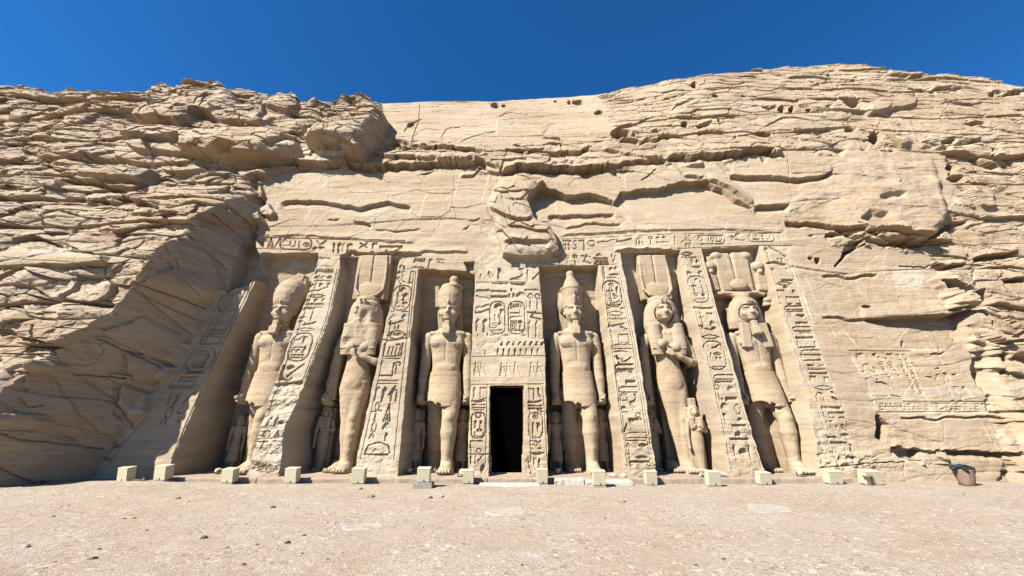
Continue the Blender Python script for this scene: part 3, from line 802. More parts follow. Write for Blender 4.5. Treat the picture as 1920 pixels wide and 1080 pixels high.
weather([(880, 478), (925, 478), (915, 510), (885, 510)], 0.044, 509, 2, 3)
weather([(873, 650), (945, 630), (945, 666), (873, 668)], 0.055, 510, 2, 3)
weather([(876, 840), (918, 840), (918, 890), (874, 890)], 0.055, 511, 2.5, 4)
weather([(985, 850), (1030, 850), (1031, 890), (986, 890)], 0.066, 512, 2.5, 4)
weather([(1490, 840), (1640, 850), (1640, 880), (1510, 880)], 0.138, 513, 2.2, 3.2)
weather([(590, 478), (642, 480), (632, 505), (588, 500)], 0.077, 514, 2.2, 3.2)
weather([(1050, 440), (1480, 440), (1480, 475), (1050, 475)], 0.014, 515, 3, 5)

# ---- signs: each is a signed distance in a box w x h (pixels of the photograph), y down
def S_line(pts, t): return lambda x, y, w, h: seg_d(x, y, [(a * w, b * h) for a, b in pts]) - t
def S_poly(pts): return lambda x, y, w, h: poly_sd(x, y, [(a * w, b * h) for a, b in pts])
def S_disc(cx, cy, rx, ry): return lambda x, y, w, h: (np.hypot((x - cx * w) / (rx * w), (y - cy * h) / (ry * h)) - 1) * min(rx * w, ry * h)
def S_ring(cx, cy, rx, ry, t): return lambda x, y, w, h: np.abs((np.hypot((x - cx * w) / (rx * w - t), (y - cy * h) / (ry * h - t)) - 1) * min(rx * w, ry * h)) - t
def S_u(*fs): return lambda x, y, w, h: np.minimum.reduce([f(x, y, w, h) for f in fs])
def S_water(x, y, w, h):
    n = max(4, int(w / 4.0))
    pts = [(w * k / (2 * n), h * (0.25 if k % 2 else 0.75)) for k in range(2 * n + 1)]
    return seg_d(x, y, pts) - 0.75
def S_comb(x, y, w, h):
    d = np.maximum(np.abs(y - h * 0.7) - h * 0.3, np.abs(x - w / 2) - w / 2)
    n = max(4, int(w / 4.0))
    for k in range(n):
        d = np.minimum(d, np.maximum(np.abs(x - w * (k + 0.5) / n) - w / n * 0.28, np.abs(y - h * 0.3) - h * 0.3))
    return d
def S_cart(x, y, w, h):
    r = min(w, h) * 0.42
    q = np.hypot(np.clip(np.abs(x - w / 2) - w / 2 + r, 0, None), np.clip(np.abs(y - h / 2) - h / 2 + r, 0, None)) - r
    q = np.maximum(q, np.maximum(np.abs(x - w / 2) - w / 2, np.abs(y - h / 2) - h / 2))
    return np.abs(q + 0.9) - 0.8
t0 = 0.9
G = dict(
    bar=lambda x, y, w, h: np.maximum(np.abs(x - w / 2) - w / 2, np.abs(y - h / 2) - max(h / 2, 0.7)),
    tick=lambda x, y, w, h: np.maximum(np.abs(x - w / 2) - max(w / 2, 0.8), np.abs(y - h / 2) - h / 2),
    disc=S_disc(.5, .5, .5, .5), blob=S_disc(.5, .5, .5, .5), ring=S_ring(.5, .5, .5, .5, 0.9),
    sun=S_u(S_ring(.5, .5, .5, .5, 0.9), S_disc(.5, .5, .18, .18)),
    half=lambda x, y, w, h: np.maximum((np.hypot((x - w / 2) / (w / 2), (y - h) / h) - 1) * min(w / 2, h), y - h),
    bowl=lambda x, y, w, h: np.maximum((np.hypot((x - w / 2) / (w / 2), y / h) - 1) * min(w / 2, h), -y),
    lens=S_poly([(0, .5), (.25, .12), (.5, 0), (.75, .12), (1, .5), (.75, .88), (.5, 1), (.25, .88)]),
    lensring=lambda x, y, w, h: np.abs(poly_sd(x, y, [(0, h * .5), (w * .25, h * .12), (w * .5, 0), (w * .75, h * .12), (w, h * .5), (w * .75, h * .88), (w * .5, h), (w * .25, h * .88)]) + 0.5) - 0.75,
    reed=S_poly([(.55, 0), (1, .12), (.85, .5), (.55, .62), (.5, 1), (.1, 1), (.2, .5), (.1, .2)]),
    flag=S_poly([(0, 0), (1, .05), (1, .45), (.35, .45), (.3, 1), (0, 1)]),
    leaf=S_poly([(.5, 0), (1, .4), (.8, .8), (.4, 1), (0, .7), (.1, .3)]),
    diag=S_line([(0, 1), (1, 0)], 1.7), antid=S_line([(0, 0), (1, 1)], 1.4), cross=S_u(S_line([(.5, 0), (.5, 1)], t0), S_line([(0, .3), (1, .3)], t0)),
    xx=S_u(S_line([(0, 0), (1, 1)], 1.1), S_line([(0, 1), (1, 0)], 1.1)),
    snake=S_line([(0, 1), (.25, .75), (.45, .9), (.7, .4), (1, .1)], 1.4), serp=S_line([(0, 0), (.3, .1), (.15, .5), (.6, .75), (1, .9)], 1.4),
    arm=S_u(S_line([(0, .9), (.45, .75), (1, .2)], 1.3), S_line([(0, .9), (.05, .4)], 1.0)),
    gamma=S_line([(0, 1), (0, 0.05), (1, .05)], 1.1), gammar=S_line([(1, 1), (1, 0.05), (0, .05)], 1.1),
    cane=S_u(S_line([(.5, 1), (.5, .3), (.2, .25), (0, .15), (.3, .02), (.7, .02), (1, .15), (.9, .3)], 1.0)),
    box3=S_u(S_line([(0, 1), (0, 0), (1, 0), (1, 1), (.65, 1)], 1.0), S_line([(0, 1), (.3, 1)], 1.0)),
    sq=lambda x, y, w, h: np.abs(np.maximum(np.abs(x - w / 2) - w / 2, np.abs(y - h / 2) - h / 2) + 0.5) - 0.7,
    loopU=S_line([(1, .08), (.22, .08), (.05, .3), (0, .6), (.05, .95), (1, .95)], 1.0), loopV=S_line([(0, 0), (.05, .7), (.5, 1), (.95, .7), (1, 0)], 1.0),
    loopN=S_line([(0, 1), (.02, .3), (.4, 0), (.9, .1), (1, 1)], 1.0),
    ubox=S_line([(0, 0), (0, 1), (1, .9), (1, 0)], 1.2), arch=S_line([(0, 1), (.1, .3), (.5, 0), (.9, .3), (1, 1)], 1.1),
    tri=S_u(S_line([(0, 1), (.5, 0), (1, 1)], 0.9), S_line([(.3, 1), (.5, .6), (.7, 1)], 0.6)), A=S_u(S_line([(0, .15), (1, .3)], 1.2), S_line([(.6, .1), (.2, .75), (1, 1)], 1.1)),
    ankh=S_u(S_ring(.5, .22, .28, .24, 0.8), S_line([(0, .5), (1, .46)], 1.4), S_line([(.5, .5), (.45, 1)], 1.3)),
    v3=S_u(*[S_line([(a, 0), (a - .06, 1)], 0.9) for a in (.1, .4, .7, .98)]), h3=S_u(*[S_line([(0, a), (1, a)], 0.8) for a in (.05, .5, .95)]),
    loop=S_u(S_ring(.55, .32, .36, .33, 0.8), S_line([(.45, .62), (.1, 1)], 1.1), S_line([(.55, .62), (.7, .95)], 1.0)),
    bird=S_u(S_disc(.28, .16, .17, .14), S_poly([(.15, .2), (.42, .18), (.75, .5), (1, .75), (.95, .85), (.55, .75), (.25, .6)]), S_line([(.45, .7), (.42, 1), (.6, 1)], 0.8)),
    duck=S_u(S_disc(.8, .14, .18, .12), S_line([(.82, .2), (.9, .5), (.7, .75), (.1, .98)], 1.6), S_line([(0, 1), (.6, 1)], 0.8)),
    man=S_u(S_disc(.5, .13, .2, .13), S_poly([(.35, .26), (.7, .28), (.75, .6), (1, .7), (.95, 1), (.1, 1), (.15, .6)])),
    water=S_water, comb=S_comb, cart=S_cart,
)
for ch, pts in dict(S=[(1, .1), (.6, 0), (.1, .15), (.2, .42), (.8, .55), (.95, .85), (.4, 1), (0, .9)], Pl=[(0, 1), (.05, 0), (.8, .08), (.9, .35), (.1, .5)], I=[(.5, 0), (.5, 1)], Al=[(0, 1), (.5, 0), (1, 1)], El=[(1, 0), (.05, 0), (.05, .5), (.7, .5), (.05, .5), (0, 1), (1, 1)], N=[(0, 1), (.1, 0), (.85, 1), (1, 0)], Z=[(0, 0), (1, .05), (0, .95), (1, 1)], V=[(0, 0), (.4, 1), (1, .1)], two=[(0, .2), (.5, 0), (1, .3), (0, 1), (1, 1)]).items():
    G["t" + ch] = S_line(pts, 0.55)

def carve(g, x0, y0, x1, y1, lean=0.0, depth=0.07, soft=0.75):
    w, h = x1 - x0, y1 - y0
    uc, vc = (x0 + x1) / 2, (y0 + y1) / 2
    ix = sub(x0, y0, x1, y1, 4 + abs(lean) * h)
    u, v = U[ix], V[ix]
    sd = G[g]((u - uc) - lean * (v - vc) + w / 2, v - y0, w, h)
    sd = sd + 0.55 * n2(u * 0.35, v * 0.35, 121) + 0.25 * n2(u * 0.9, v * 0.9, 122)
    m = sst(soft, -soft, sd) * (1 - wall_m[ix]) * (0.6 + 0.8 * ((int(x0 * 7 + y0 * 13) % 10) / 10.0))
    CARVE[ix] = np.maximum(CARVE[ix], depth * m)
CARVE = np.zeros(Xf.size, np.float32)
def text(ox, oy, s, lean, rows, depth=0.07):
    for r in rows.split(";"):
        f = r.split()
        if not f: continue
        a = [float(q) / s for q in f[1:5]]
        carve(f[0], ox + a[0], oy + a[1], ox + a[2], oy + a[3], lean, depth)
def line(pts, w=0.7, depth=0.045):
    ix = sub(*bb(pts), pad=5)
    CARVE[ix] = np.maximum(CARVE[ix], depth * sst(w + 0.6, w - 0.4, seg_d(U[ix], V[ix], pts)) * (1 - wall_m[ix]))
s4 = 4.695
text(460, 470, s4, -.31, """comb 620 160 775 205;blob 610 220 650 248;blob 665 220 705 248;blob 720 218 755 245;lens 600 256 745 277;flag 580 290 605 320;flag 650 285 675 315;flag 722 285 745 312;
snake 565 318 720 362;lensring 555 383 705 414;flag 537 425 560 452;flag 605 425 630 452;flag 672 422 698 452;water 525 456 690 484;comb 512 498 595 528;gamma 590 495 655 612;blob 478 578 535 608;blob 470 612 510 636;arm 520 622 612 655;
lensring 455 680 610 712;cart 388 722 578 975;snake 440 750 505 795;flag 508 752 540 815;bar 420 845 500 858;reed 500 838 530 900;flag 405 868 435 895;flag 445 868 475 895;water 400 905 510 930;bar 400 938 505 948;blob 660 60 740 82""")
text(460, 680, s4, -.31, """tick 310 20 335 155;disc 365 20 430 65;diag 380 15 495 118;loopV 330 130 400 158;reed 190 480 220 560;reed 248 480 278 560;disc 290 508 332 542;tick 355 510 372 560;ankh 115 600 225 750;tri 255 595 300 660;reed 325 595 345 655;bar 55 692 200 702;bar 240 690 360 698;tick 85 720 95 755""")
text(460, 680, s4, -.1, "tS 92 918 118 955;tAl 122 916 146 955;tPl 150 914 172 968;tI 178 914 186 952;tEl 188 912 210 950;tN 214 912 238 950;tZ 244 912 270 948;tV 272 905 292 945;bar 125 962 255 966", 0.07)
text(650, 470, s4, -.16, """comb 590 65 690 105;flag 720 70 748 158;A 795 68 860 112;flag 468 125 488 160;tick 500 135 512 160;water 575 136 682 158;blob 448 180 475 205;blob 485 180 520 205;gamma 560 180 590 270;half 440 230 480 250;bird 440 245 520 288;bar 535 275 580 287;
cart 400 303 568 528;half 468 318 528 360;bird 430 360 475 460;reed 485 370 540 440;blob 430 455 460 470;blob 490 450 535 475;water 420 482 515 508;lens 385 530 428 543;lens 480 530 542 543;half 375 565 440 610;half 485 560 525 595;arm 380 600 500 650;
lensring 355 700 520 782;comb 385 722 480 752;ubox 328 815 485 935;v3 362 850 470 915;half 435 815 475 835;lens 310 943 482 956;flag 300 970 330 1020;cane 405 980 470 1080;tick 420 660 430 690;tick 450 655 460 685""")
text(640, 680, s4, -.16, """flag 345 0 372 32;tick 448 10 464 130;bar 330 107 445 122;bar 318 155 500 168;bar 318 180 495 192;reed 288 208 335 342;reed 350 208 395 347;diag 425 208 470 280;loopN 440 235 485 338;ankh 268 353 348 510;tri 380 362 437 517;loop 250 520 312 668;
half 360 527 432 590;blob 388 560 430 592;flag 380 618 405 690;arch 215 700 430 795;half 275 755 330 790;bar 200 802 412 820""")
text(860, 470, s4, 0.0, """tick 190 205 205 245;bird 248 180 310 232;flag 345 150 372 246;half 465 92 545 145;duck 450 150 580 252;half 590 90 675 150;reed 598 160 618 266;diag 655 190 715 250;bar 160 275 280 291;bowl 288 280 440 312;bowl 455 282 595 310;bar 160 340 275 360;blob 130 360 165 385;bar 285 348 380 363;lens 385 348 430 366;tick 460 330 472 356;water 580 333 705 357;
antid 160 395 200 415;antid 215 408 280 425;bar 285 395 430 412;tick 440 380 453 411;tick 477 375 490 410;half 503 362 592 406;cane 608 378 656 512;cane 670 378 716 516;cart 273 443 413 737;cart 435 443 586 737;half 312 463 386 503;flag 365 510 396 556;tick 315 560 326 622;bird 345 556 386 626;blob 345 635 385 655;tS 290 635 340 682;water 292 692 388 710;
comb 455 468 535 508;flag 540 475 562 566;bar 455 542 530 550;bar 455 575 568 600;v3 458 618 510 692;half 520 612 562 640;tick 535 655 548 690;bar 455 695 562 708;snake 155 470 265 502;arm 145 505 265 552;reed 145 598 190 716;reed 208 598 256 718;A 605 530 725 602;reed 610 604 638 766;reed 673 610 698 766;lens 275 737 332 746;lens 385 737 450 748;lens 550 741 602 751;tick 165 735 175 752;tick 250 730 258 748""", 0.085)
for k in range(8):
    x = 368 + 50.5 * k
    text(860, 470, s4, 0, "blob %g 798 %g 818;blob %g 812 %g 834" % (x + 8, x + 36, x, x + 24), 0.085)
    text(860, 470, s4, 0, "reed %g 858 %g 922" % (x - 34, x - 14), 0.085)
text(860, 470, s4, 0, "tick 228 875 238 920", 0.06)
line(T(860, 470, s4, [(110, 930), (765, 926)]), 0.6, 0.05); line(T(860, 470, s4, [(150, 272), (600, 274)]), 0.4, 0.03); line(T(860, 470, s4, [(600, 440), (615, 765), (745, 772)]), 0.4, 0.03); line(T(860, 470, s4, [(720, 60), (745, 770)]), 0.4, 0.03)
for k, x in enumerate((150, 200, 380, 430, 500, 640, 700)):      # the faint offering scenes above the door
    text(860, 690, s4, 0, "man %g %d %g %d;antid %g -10 %g 60" % (x - 22, -52, x + 22, 75, x + 20, x + 45), 0.03)
text(860, 690, s4, -.02, """tick 130 170 145 265;gamma 192 172 240 265;arm 115 262 235 300;bowl 120 285 232 316;bar 118 318 235 330;bar 118 345 235 359;bowl 120 362 230 380;cart 108 385 238 625;ring 146 390 198 442;reed 135 455 160 530;flag 185 462 206 530;ring 160 535 205 562;loopV 140 565 220 610;gamma 105 640 205 700;ring 155 705 200 750;tick 105 700 118 745;bar 72 755 262 765;tick 142 770 155 850;diag 165 768 215 832;tick 100 780 112 850;leaf 190 840 235 930""", 0.08)
text(860, 690, s4, .03, """gammar 618 178 662 275;serp 700 178 722 270;arm 612 280 730 305;bowl 620 292 730 323;bar 610 325 735 338;bar 610 350 735 366;antid 700 370 735 385;cart 612 390 746 625;sun 653 398 706 452;tick 648 480 662 560;flag 690 480 716 560;loopV 650 568 735 616;sq 630 640 675 680;xx 680 640 722 690;ring 640 700 662 722;blob 690 700 740 715;bowl 630 742 755 775;gamma 665 795 690 860;reed 700 800 720 870;bird 605 820 665 930""", 0.08)
for a in ([(883, 722), (876, 886)], [(914, 722), (910, 886)], [(992, 722), (996, 886)], [(1018, 722), (1028, 886)], [(880, 721), (1020, 720)], [(990, 722), (1018, 722)]):
    line(a, 0.5, 0.045)
text(1090, 460, s4, .14, """A 5 78 82 160;half 130 70 182 92;bar 105 106 235 114;bar 120 128 240 137;loopU 118 145 242 165;tV 275 85 302 150;tick 197 185 209 295;leaf 245 188 285 232;leaf 287 183 330 226;blob 252 245 332 270;water 230 274 310 294;cart 192 308 358 540;cane 245 335 292 400;cross 225 375 285 460;reed 300 360 330 420;bird 275 425 322 462;sq 245 465 275 490;arm 260 485 340 512;water 248 508 348 532;
half 220 543 256 560;half 340 543 386 560;lensring 228 578 382 622;water 235 632 395 664;arm 240 682 380 708;gamma 245 708 300 862;tick 265 740 275 860;bird 340 708 408 746;box3 333 785 420 860;loopU 272 872 440 912;lens 275 925 412 947;bird 300 965 360 1030;arm 360 975 440 1030;loopU 298 1042 460 1090""", 0.085)
text(1120, 680, s4, .14, """loopU 158 15 312 68;bowl 163 72 327 135;flag 165 85 190 190;bar 250 152 340 180;tick 250 155 268 195;loopU 193 208 350 263;gamma 188 275 270 340;sq 205 285 265 335;duck 280 270 350 350;half 205 380 262 414;bird 285 363 345 416;gamma 225 432 270 512;ring 335 438 388 487;bar 275 488 395 520;blob 280 490 330 535;diag 235 540 265 605;loopU 252 612 435 666;bar 250 680 430 692;half 250 705 292 742;disc 368 708 437 752;tick 275 770 292 850;lens 330 815 456 852;bar 280 864 470 884;blob 285 870 330 920;ring 440 880 482 917""", 0.09)
text(1250, 450, s4, .23, """lensring 128 103 232 137;water 135 140 270 162;leaf 222 163 240 211;leaf 253 168 292 206;blob 230 225 310 245;half 175 273 222 300;half 275 270 322 296;cart 198 313 370 552;half 245 335 288 360;cross 225 380 265 455;bird 298 355 332 460;sq 250 465 278 490;disc 310 465 345 495;water 258 505 345 527;flag 160 460 195 480;
bar 355 640 410 665;cross 298 640 328 765;half 378 708 432 752;serp 295 752 420 797;half 395 755 442 786;lensring 308 833 472 872;cart 335 885 520 1142;snake 400 910 475 950;lensring 412 988 482 1012;reed 385 988 400 1036;blob 430 1028 455 1050;blob 465 1028 485 1050;reed 475 915 490 980""", 0.085)
text(1290, 670, s4, .23, """water 222 73 332 93;loopU 228 150 402 196;bar 235 205 400 229;cane 248 240 290 380;disc 348 254 412 299;bar 330 348 440 386;ring 290 355 316 382;half 288 400 362 452;disc 315 430 355 460;lensring 410 410 470 505;flag 315 490 342 560;disc 440 530 482 562;bar 385 590 510 610;half 413 650 472 695;bar 370 710 550 731;reed 408 760 432 905;reed 538 770 562 905;half 448 798 525 850;disc 470 828 520 856;bar 190 680 205 686;bar 190 700 208 706""", 0.085)
text(1410, 450, s4, .29, """half 106 64 152 86;antid 165 58 285 145;tick 140 110 156 185;sq 220 165 242 190;sq 247 165 272 190;flag 180 245 200 290;flag 300 240 322 290;bar 255 345 365 361;lensring 216 368 358 402;half 270 402 322 426;half 350 435 392 465;gamma 238 437 300 560;box3 308 502 426 562;loopU 293 577 440 615;bar 303 625 455 636;ring 315 643 352 674;bar 385 655 465 668;blob 420 655 465 680;bar 388 718 496 746;loopU 358 760 526 802;lens 420 805 516 834;bar 385 850 550 876;ubox 408 895 562 945;loopU 438 965 610 1012;ubox 445 1005 608 1060""", 0.085)
text(1470, 670, s4, .29, """bar 200 62 265 76;bar 305 67 355 80;water 213 93 367 120;bar 223 132 392 150;flag 230 160 292 205;flag 355 170 408 216;lensring 272 248 432 292;bird 405 298 462 330;bird 415 343 477 386;loopN 290 308 358 425;bar 328 432 502 458;bar 398 480 542 496;box3 405 492 530 530;antid 375 490 435 675;bar 368 558 436 573;blob 460 595 482 616;blob 505 588 532 612;antid 535 620 575 665;blob 513 668 587 706;gamma 398 702 472 720;bar 418 742 567 763;loopV 473 800 557 866;tick 455 800 466 960;tick 598 765 616 832;blob 480 870 520 930;blob 540 865 590 900;blob 500 930 580 970;blob 590 870 640 920""", 0.09)
text(460, 430, 6.0, 0.0, """tS 182 88 255 132;gammar 165 135 195 192;tri 248 95 318 207;diag 340 95 388 197;cart 385 92 748 228;half 413 110 472 145;bar 405 175 500 187;loopV 500 130 560 198;tick 598 128 612 207;sun 648 143 728 198;antid 805 130 850 180;diag 850 125 902 170;blob 755 192 812 236;blob 820 190 880 214;half 840 195 900 225;
reed 980 145 1005 257;reed 1030 145 1078 266;reed 1080 148 1130 262;reed 1130 148 1202 268;tick 1210 232 1236 270;xx 1288 150 1366 202;flag 1425 145 1476 217;bar 1508 180 1770 202;tick 1510 185 1526 218;blob 1400 245 1450 266;blob 1490 255 1562 277;blob 1570 228 1602 277;diag 1660 215 1752 266;bar 1250 258 1372 270""", 0.075)
line(T(460, 430, 6.0, [(110, 215), (380, 225), (760, 245)]), 0.5, 0.04); line(T(460, 430, 6.0, [(190, 65), (420, 80), (900, 105), (1800, 130)]), 0.5, 0.05)
text(1020, 420, 4.0, 0.0, """bar 140 120 202 131;cross 145 138 182 192;gamma 190 125 207 192;tS 222 120 246 187;gammar 260 118 302 196;ring 328 118 387 167;snake 405 115 532 137;arm 545 103 657 132;arch 695 95 747 152;man 705 105 735 150;cane 785 93 822 147;half 840 92 872 106;half 885 88 917 103;bar 843 131 942 143;tick 980 90 988 150;xx 1060 83 1097 112;arch 1035 120 1112 137;v3 1060 145 1102 172;
cart 1153 80 1362 152;ring 1163 95 1197 127;v3 1235 98 1278 132;sq 1293 90 1337 132;serp 1400 93 1507 127;disc 1438 65 1482 96;cart 1533 68 1737 134;tick 1545 80 1555 120;bar 1560 80 1612 88;bar 1570 108 1622 117;v3 1678 73 1707 112;blob 1635 75 1665 95;blob 1640 100 1665 115""", 0.07)
text(1020, 420, 4.0, 0.03, """half 0 238 32 256;tick 67 235 76 256;water 0 297 86 309;cane 98 234 134 307;cane 160 234 192 305;cane 218 230 250 302;A 288 228 347 292;half 393 222 437 239;bar 368 254 482 262;bar 380 268 482 274;loopU 383 280 487 300;tV 508 230 537 282""", 0.08)
line(T(1020, 420, 4.0, [(130, 95), (700, 62), (1300, 42), (1800, 50)]), 0.5, 0.04); line(T(1020, 420, 4.0, [(140, 112), (900, 78), (1780, 62)]), 0.4, 0.04); line(T(1020, 420, 4.0, [(1000, 183), (1600, 160), (1860, 160)]), 0.5, 0.045); line(T(1020, 420, 4.0, [(-80, 315), (380, 312), (560, 300)]), 0.4, 0.03); line(T(1020, 420, 4.0, [(1770, 62), (1786, 155)]), 0.4, 0.04)
sl = 4.154
text(220, 500, sl, -.46, """cart 795 190 955 352;sun 880 195 930 230;man 850 240 900 290;v3 810 290 880 335;lens 735 362 842 402;arm 740 410 850 440;bar 690 486 832 498;loopU 665 515 820 540;tick 660 540 680 575;ubox 650 560 800 600;cart 545 622 748 818;bar 630 650 700 658;bar 620 680 700 688;bird 690 640 730 720;v3 590 735 640 785;v3 640 735 680 785;lens 530 820 680 832;comb 480 853 608 892;tick 600 850 625 920;bar 395 928 585 945;reed 388 975 442 1072;reed 443 975 497 1072;diag 528 980 582 1062""", 0.08)
text(0, 440, 2.16, -.46, "loop 655 695 695 768;disc 715 698 750 726;tick 718 735 732 762", 0.09)
for a in ([(432, 548), (335, 700), (195, 880)], [(440, 548), (348, 700)], [(474, 530), (420, 640), (350, 790), (322, 860)], [(468, 530), (412, 640)]):
    line(a, 0.6, 0.05)
for a in ([(604, 505), (586, 547), (520, 724), (500, 780)], [(632, 505), (614, 591), (568, 712)], [(636, 505), (618, 591), (572, 712)], [(758, 505), (727, 631), (676, 860)], [(776, 510), (763, 631), (738, 862)], [(780, 510), (767, 631)], [(762, 503), (782, 503)],
          [(1129, 500), (1149, 662), (1176, 870)], [(1132, 500), (1152, 662), (1179, 870)], [(1160, 500), (1190, 640), (1226, 870)], [(1156, 500), (1186, 640), (1222, 870)], [(1280, 475), (1302, 570), (1338, 715), (1374, 880)], [(1314, 480), (1336, 556), (1388, 751), (1430, 880)], [(1310, 480), (1332, 556)],
          [(1424, 462), (1470, 600), (1532, 760), (1566, 860)], [(1436, 462), (1455, 530), (1492, 640)], [(1474, 465), (1500, 560), (1560, 720), (1600, 850)]):
    line(a, 0.5, 0.045)
# the rock stela on the right: two faint figures, columns of signs, a line of signs below
st = lambda *p: T(1580, 640, 6.4, p)
for a, w, d in ((st((85, 112), (820, 118)), 0.6, 0.05), (st((255, 358), (258, 282), (310, 270), (345, 320)), 0.9, 0.06), (st((335, 355), (400, 372), (405, 330), (365, 310)), 0.8, 0.06), (st((240, 370), (262, 360)), 1.5, 0.07), (st((278, 455), (300, 445), (330, 490)), 0.7, 0.06), (st((405, 490), (480, 492), (530, 512), (572, 558)), 1.2, 0.08), (st((572, 558), (610, 640)), 0.4, 0.05), (st((285, 470), (360, 640), (390, 820)), 0.5, 0.05), (st((595, 640), (705, 668)), 0.9, 0.07), (st((360, 660), (560, 655)), 0.4, 0.04), (st((380, 695), (730, 694)), 0.4, 0.04), (st((600, 700), (605, 740)), 0.4, 0.03),
             (st((1015, 422), (1060, 428), (1135, 465), (1140, 402), (1168, 395)), 1.0, 0.07), (st((1115, 328), (1150, 318), (1195, 358)), 1.1, 0.07), (st((1215, 380), (1255, 386), (1300, 436)), 1.0, 0.07), (st((1230, 440), (1310, 670)), 0.5, 0.05), (st((1280, 470), (1330, 540), (1450, 700)), 0.6, 0.05), (st((1320, 545), (1400, 545)), 0.5, 0.05), (st((740, 722), (1700, 722)), 0.5, 0.05), (st((400, 850), (1640, 848)), 0.5, 0.05), (st((400, 740), (1300, 742)), 0.3, 0.03), (st((825, 255), (900, 305), (955, 358)), 0.6, 0.05)):
    line(a, w, d)
rnd = random.Random(5)
small = ["bar", "flag", "half", "bird", "v3", "h3", "reed", "sq", "disc", "water", "loopU", "tick", "cross"]
for (xa, ya, xb, yb, wd_) in ((650, 160, 870, 620, 40), (725, 155, 950, 650, 44), (450, 270, 575, 450, 34), (560, 275, 690, 430, 34)):
    n = int((yb - ya) / 27)
    for k in range(n):
        x, y = xa + (xb - xa) * k / n, ya + (yb - ya) * k / n
        for c in range(2):
            g = rnd.choice(small)
            text(1580, 640, 6.4, .4, "%s %g %g %g %g" % (g, x + c * wd_ / 2, y, x + c * wd_ / 2 + wd_ * 0.42, y + 19), 0.045)
for p in ((430, 240, 560, 470), (540, 245, 680, 440)):
    xa, ya, xb, yb = p
    line(st((xa, ya + 30), (xa + 20, ya), (xa + 60, ya + 10), (xb, yb - 40)), 0.4, 0.04)
x = 445
while x < 1740:
    w_ = rnd.uniform(24, 62)
    for y in ((748, 770), (778, 800), (808, 832)):
        if rnd.random() < 0.75:
            g = rnd.choice(small)
            h_ = rnd.uniform(0.5, 1.0)
            text(1580, 640, 6.4, .2, "%s %g %g %g %g" % (g, x, y[0], x + w_, y[0] + (y[1] - y[0]) * h_), 0.035)
    x += w_ + 14
for b_ in ((180, 145, 260, 165), (370, 145, 415, 172), (540, 145, 600, 162), (165, 175, 190, 190), (430, 178, 460, 195), (1340, 390, 1380, 405), (1445, 540, 1480, 565), (1310, 705, 1350, 722), (1400, 705, 1440, 722), (405, 450, 425, 465), (285, 175, 305, 190), (520, 195, 540, 212)):
    text(1580, 640, 6.4, 0, "blob %d %d %d %d" % b_, 0.09)
D -= 1.25 * CARVE * (0.85 + 0.3 * n2(Xf * 2, Zf * 2, 77))
del CARVE

# ---- doorway recess
DOOR = [(919, 724), (981, 724), (982, 893), (917, 893)]
ix = sub(*bb(DOOR), pad=10)
sd = poly_sd(U[ix], V[ix], DOOR) + 0.5 * n2(U[ix] * 0.15, V[ix] * 0.15, 36)
D[ix] -= 0.75 * sst(0.9, -0.9, sd)
cut_v = np.zeros(Xf.size, bool)
cut_v[ix] = sd < -2.2

# ---- build the sheets: cliff and parts of the front share their edges
Yd = Yf - D
# plateau behind the crest gets plain relief
Zd = Zf + np.where(isback, 0.25 * fbm(Xf * 0.4, Yf * 0.4, 4, 44), 0)
P3 = np.stack([Xf, Yd, Zd], 1).astype(np.float32)
ii = np.arange(NR * NC).reshape(NR, NC)
quad = np.stack([ii[:-1, :-1], ii[:-1, 1:], ii[1:, 1:], ii[1:, :-1]], -1).reshape(-1, 4)
uc, vc = U[quad].mean(1), V[quad].mean(1)
quad_ok = ~cut_v[quad].all(1)
FACADE = [(184, 884), (287, 727), (419, 546), (440, 500), (452, 452), (478, 449), (478, 441), (760, 449), (950, 472), (1050, 442), (1475, 436), (1482, 462), (1604, 876), (1606, 960), (150, 960)]
region = np.full(len(quad), -1, np.int16)      # -1 cliff
cand = np.nonzero((uc > 120) & (uc < 1650) & (vc > 420) & (vc < 965))[0]
cu, cv = uc[cand], vc[cand]
inf = inside(cu, cv, FACADE)
reg = np.where(inf, 0, -1)
for k, pts in enumerate(NICHE):
    reg[inf & (poly_sd(cu, cv, pts) < 0.3)] = 10 + k
EDGE = [((594, 476), (458, 893)), ((748, 481), (659, 893)), ((889, 512), (873, 893)), ((1121, 499), (1170, 896)), ((1275, 470), (1368, 896)), ((1424, 462), (1537, 897))]
pil = inf & (reg == 0)
band = np.interp(cu, [440, 478, 594, 640, 735, 740, 889, 890, 1013, 1014, 1165, 1170, 1262, 1480], [476, 477, 478, 480, 480, 507, 508, 482, 482, 500, 499, 472, 470, 462])
num = np.zeros(len(cand), int)
for (a, b) in EDGE:
    num += cu > np.interp(cv, [a[1], b[1]], [a[0], b[0]]) - 8
reg[pil] = 20 + num[pil]
reg[pil & (cv < band)] = 30 + (cu[pil & (cv < band)] > 950)
region[cand] = reg
stela = inside(uc, vc, [(1594, 657), (1712, 655), (1840, 660), (1868, 762), (1868, 776), (1640, 777)])
region[stela & (region < 0)] = 50

def piece(name, sel, mat, parent=None):
    q = quad[sel & quad_ok]
    vid, inv = np.unique(q, return_inverse=True)
    return mesh_obj(name, P3[vid], inv.reshape(-1, 4), mat, parent, False, dict(joint=A_joint[vid], tint=A_tint[vid], wash=A_wash[vid]))

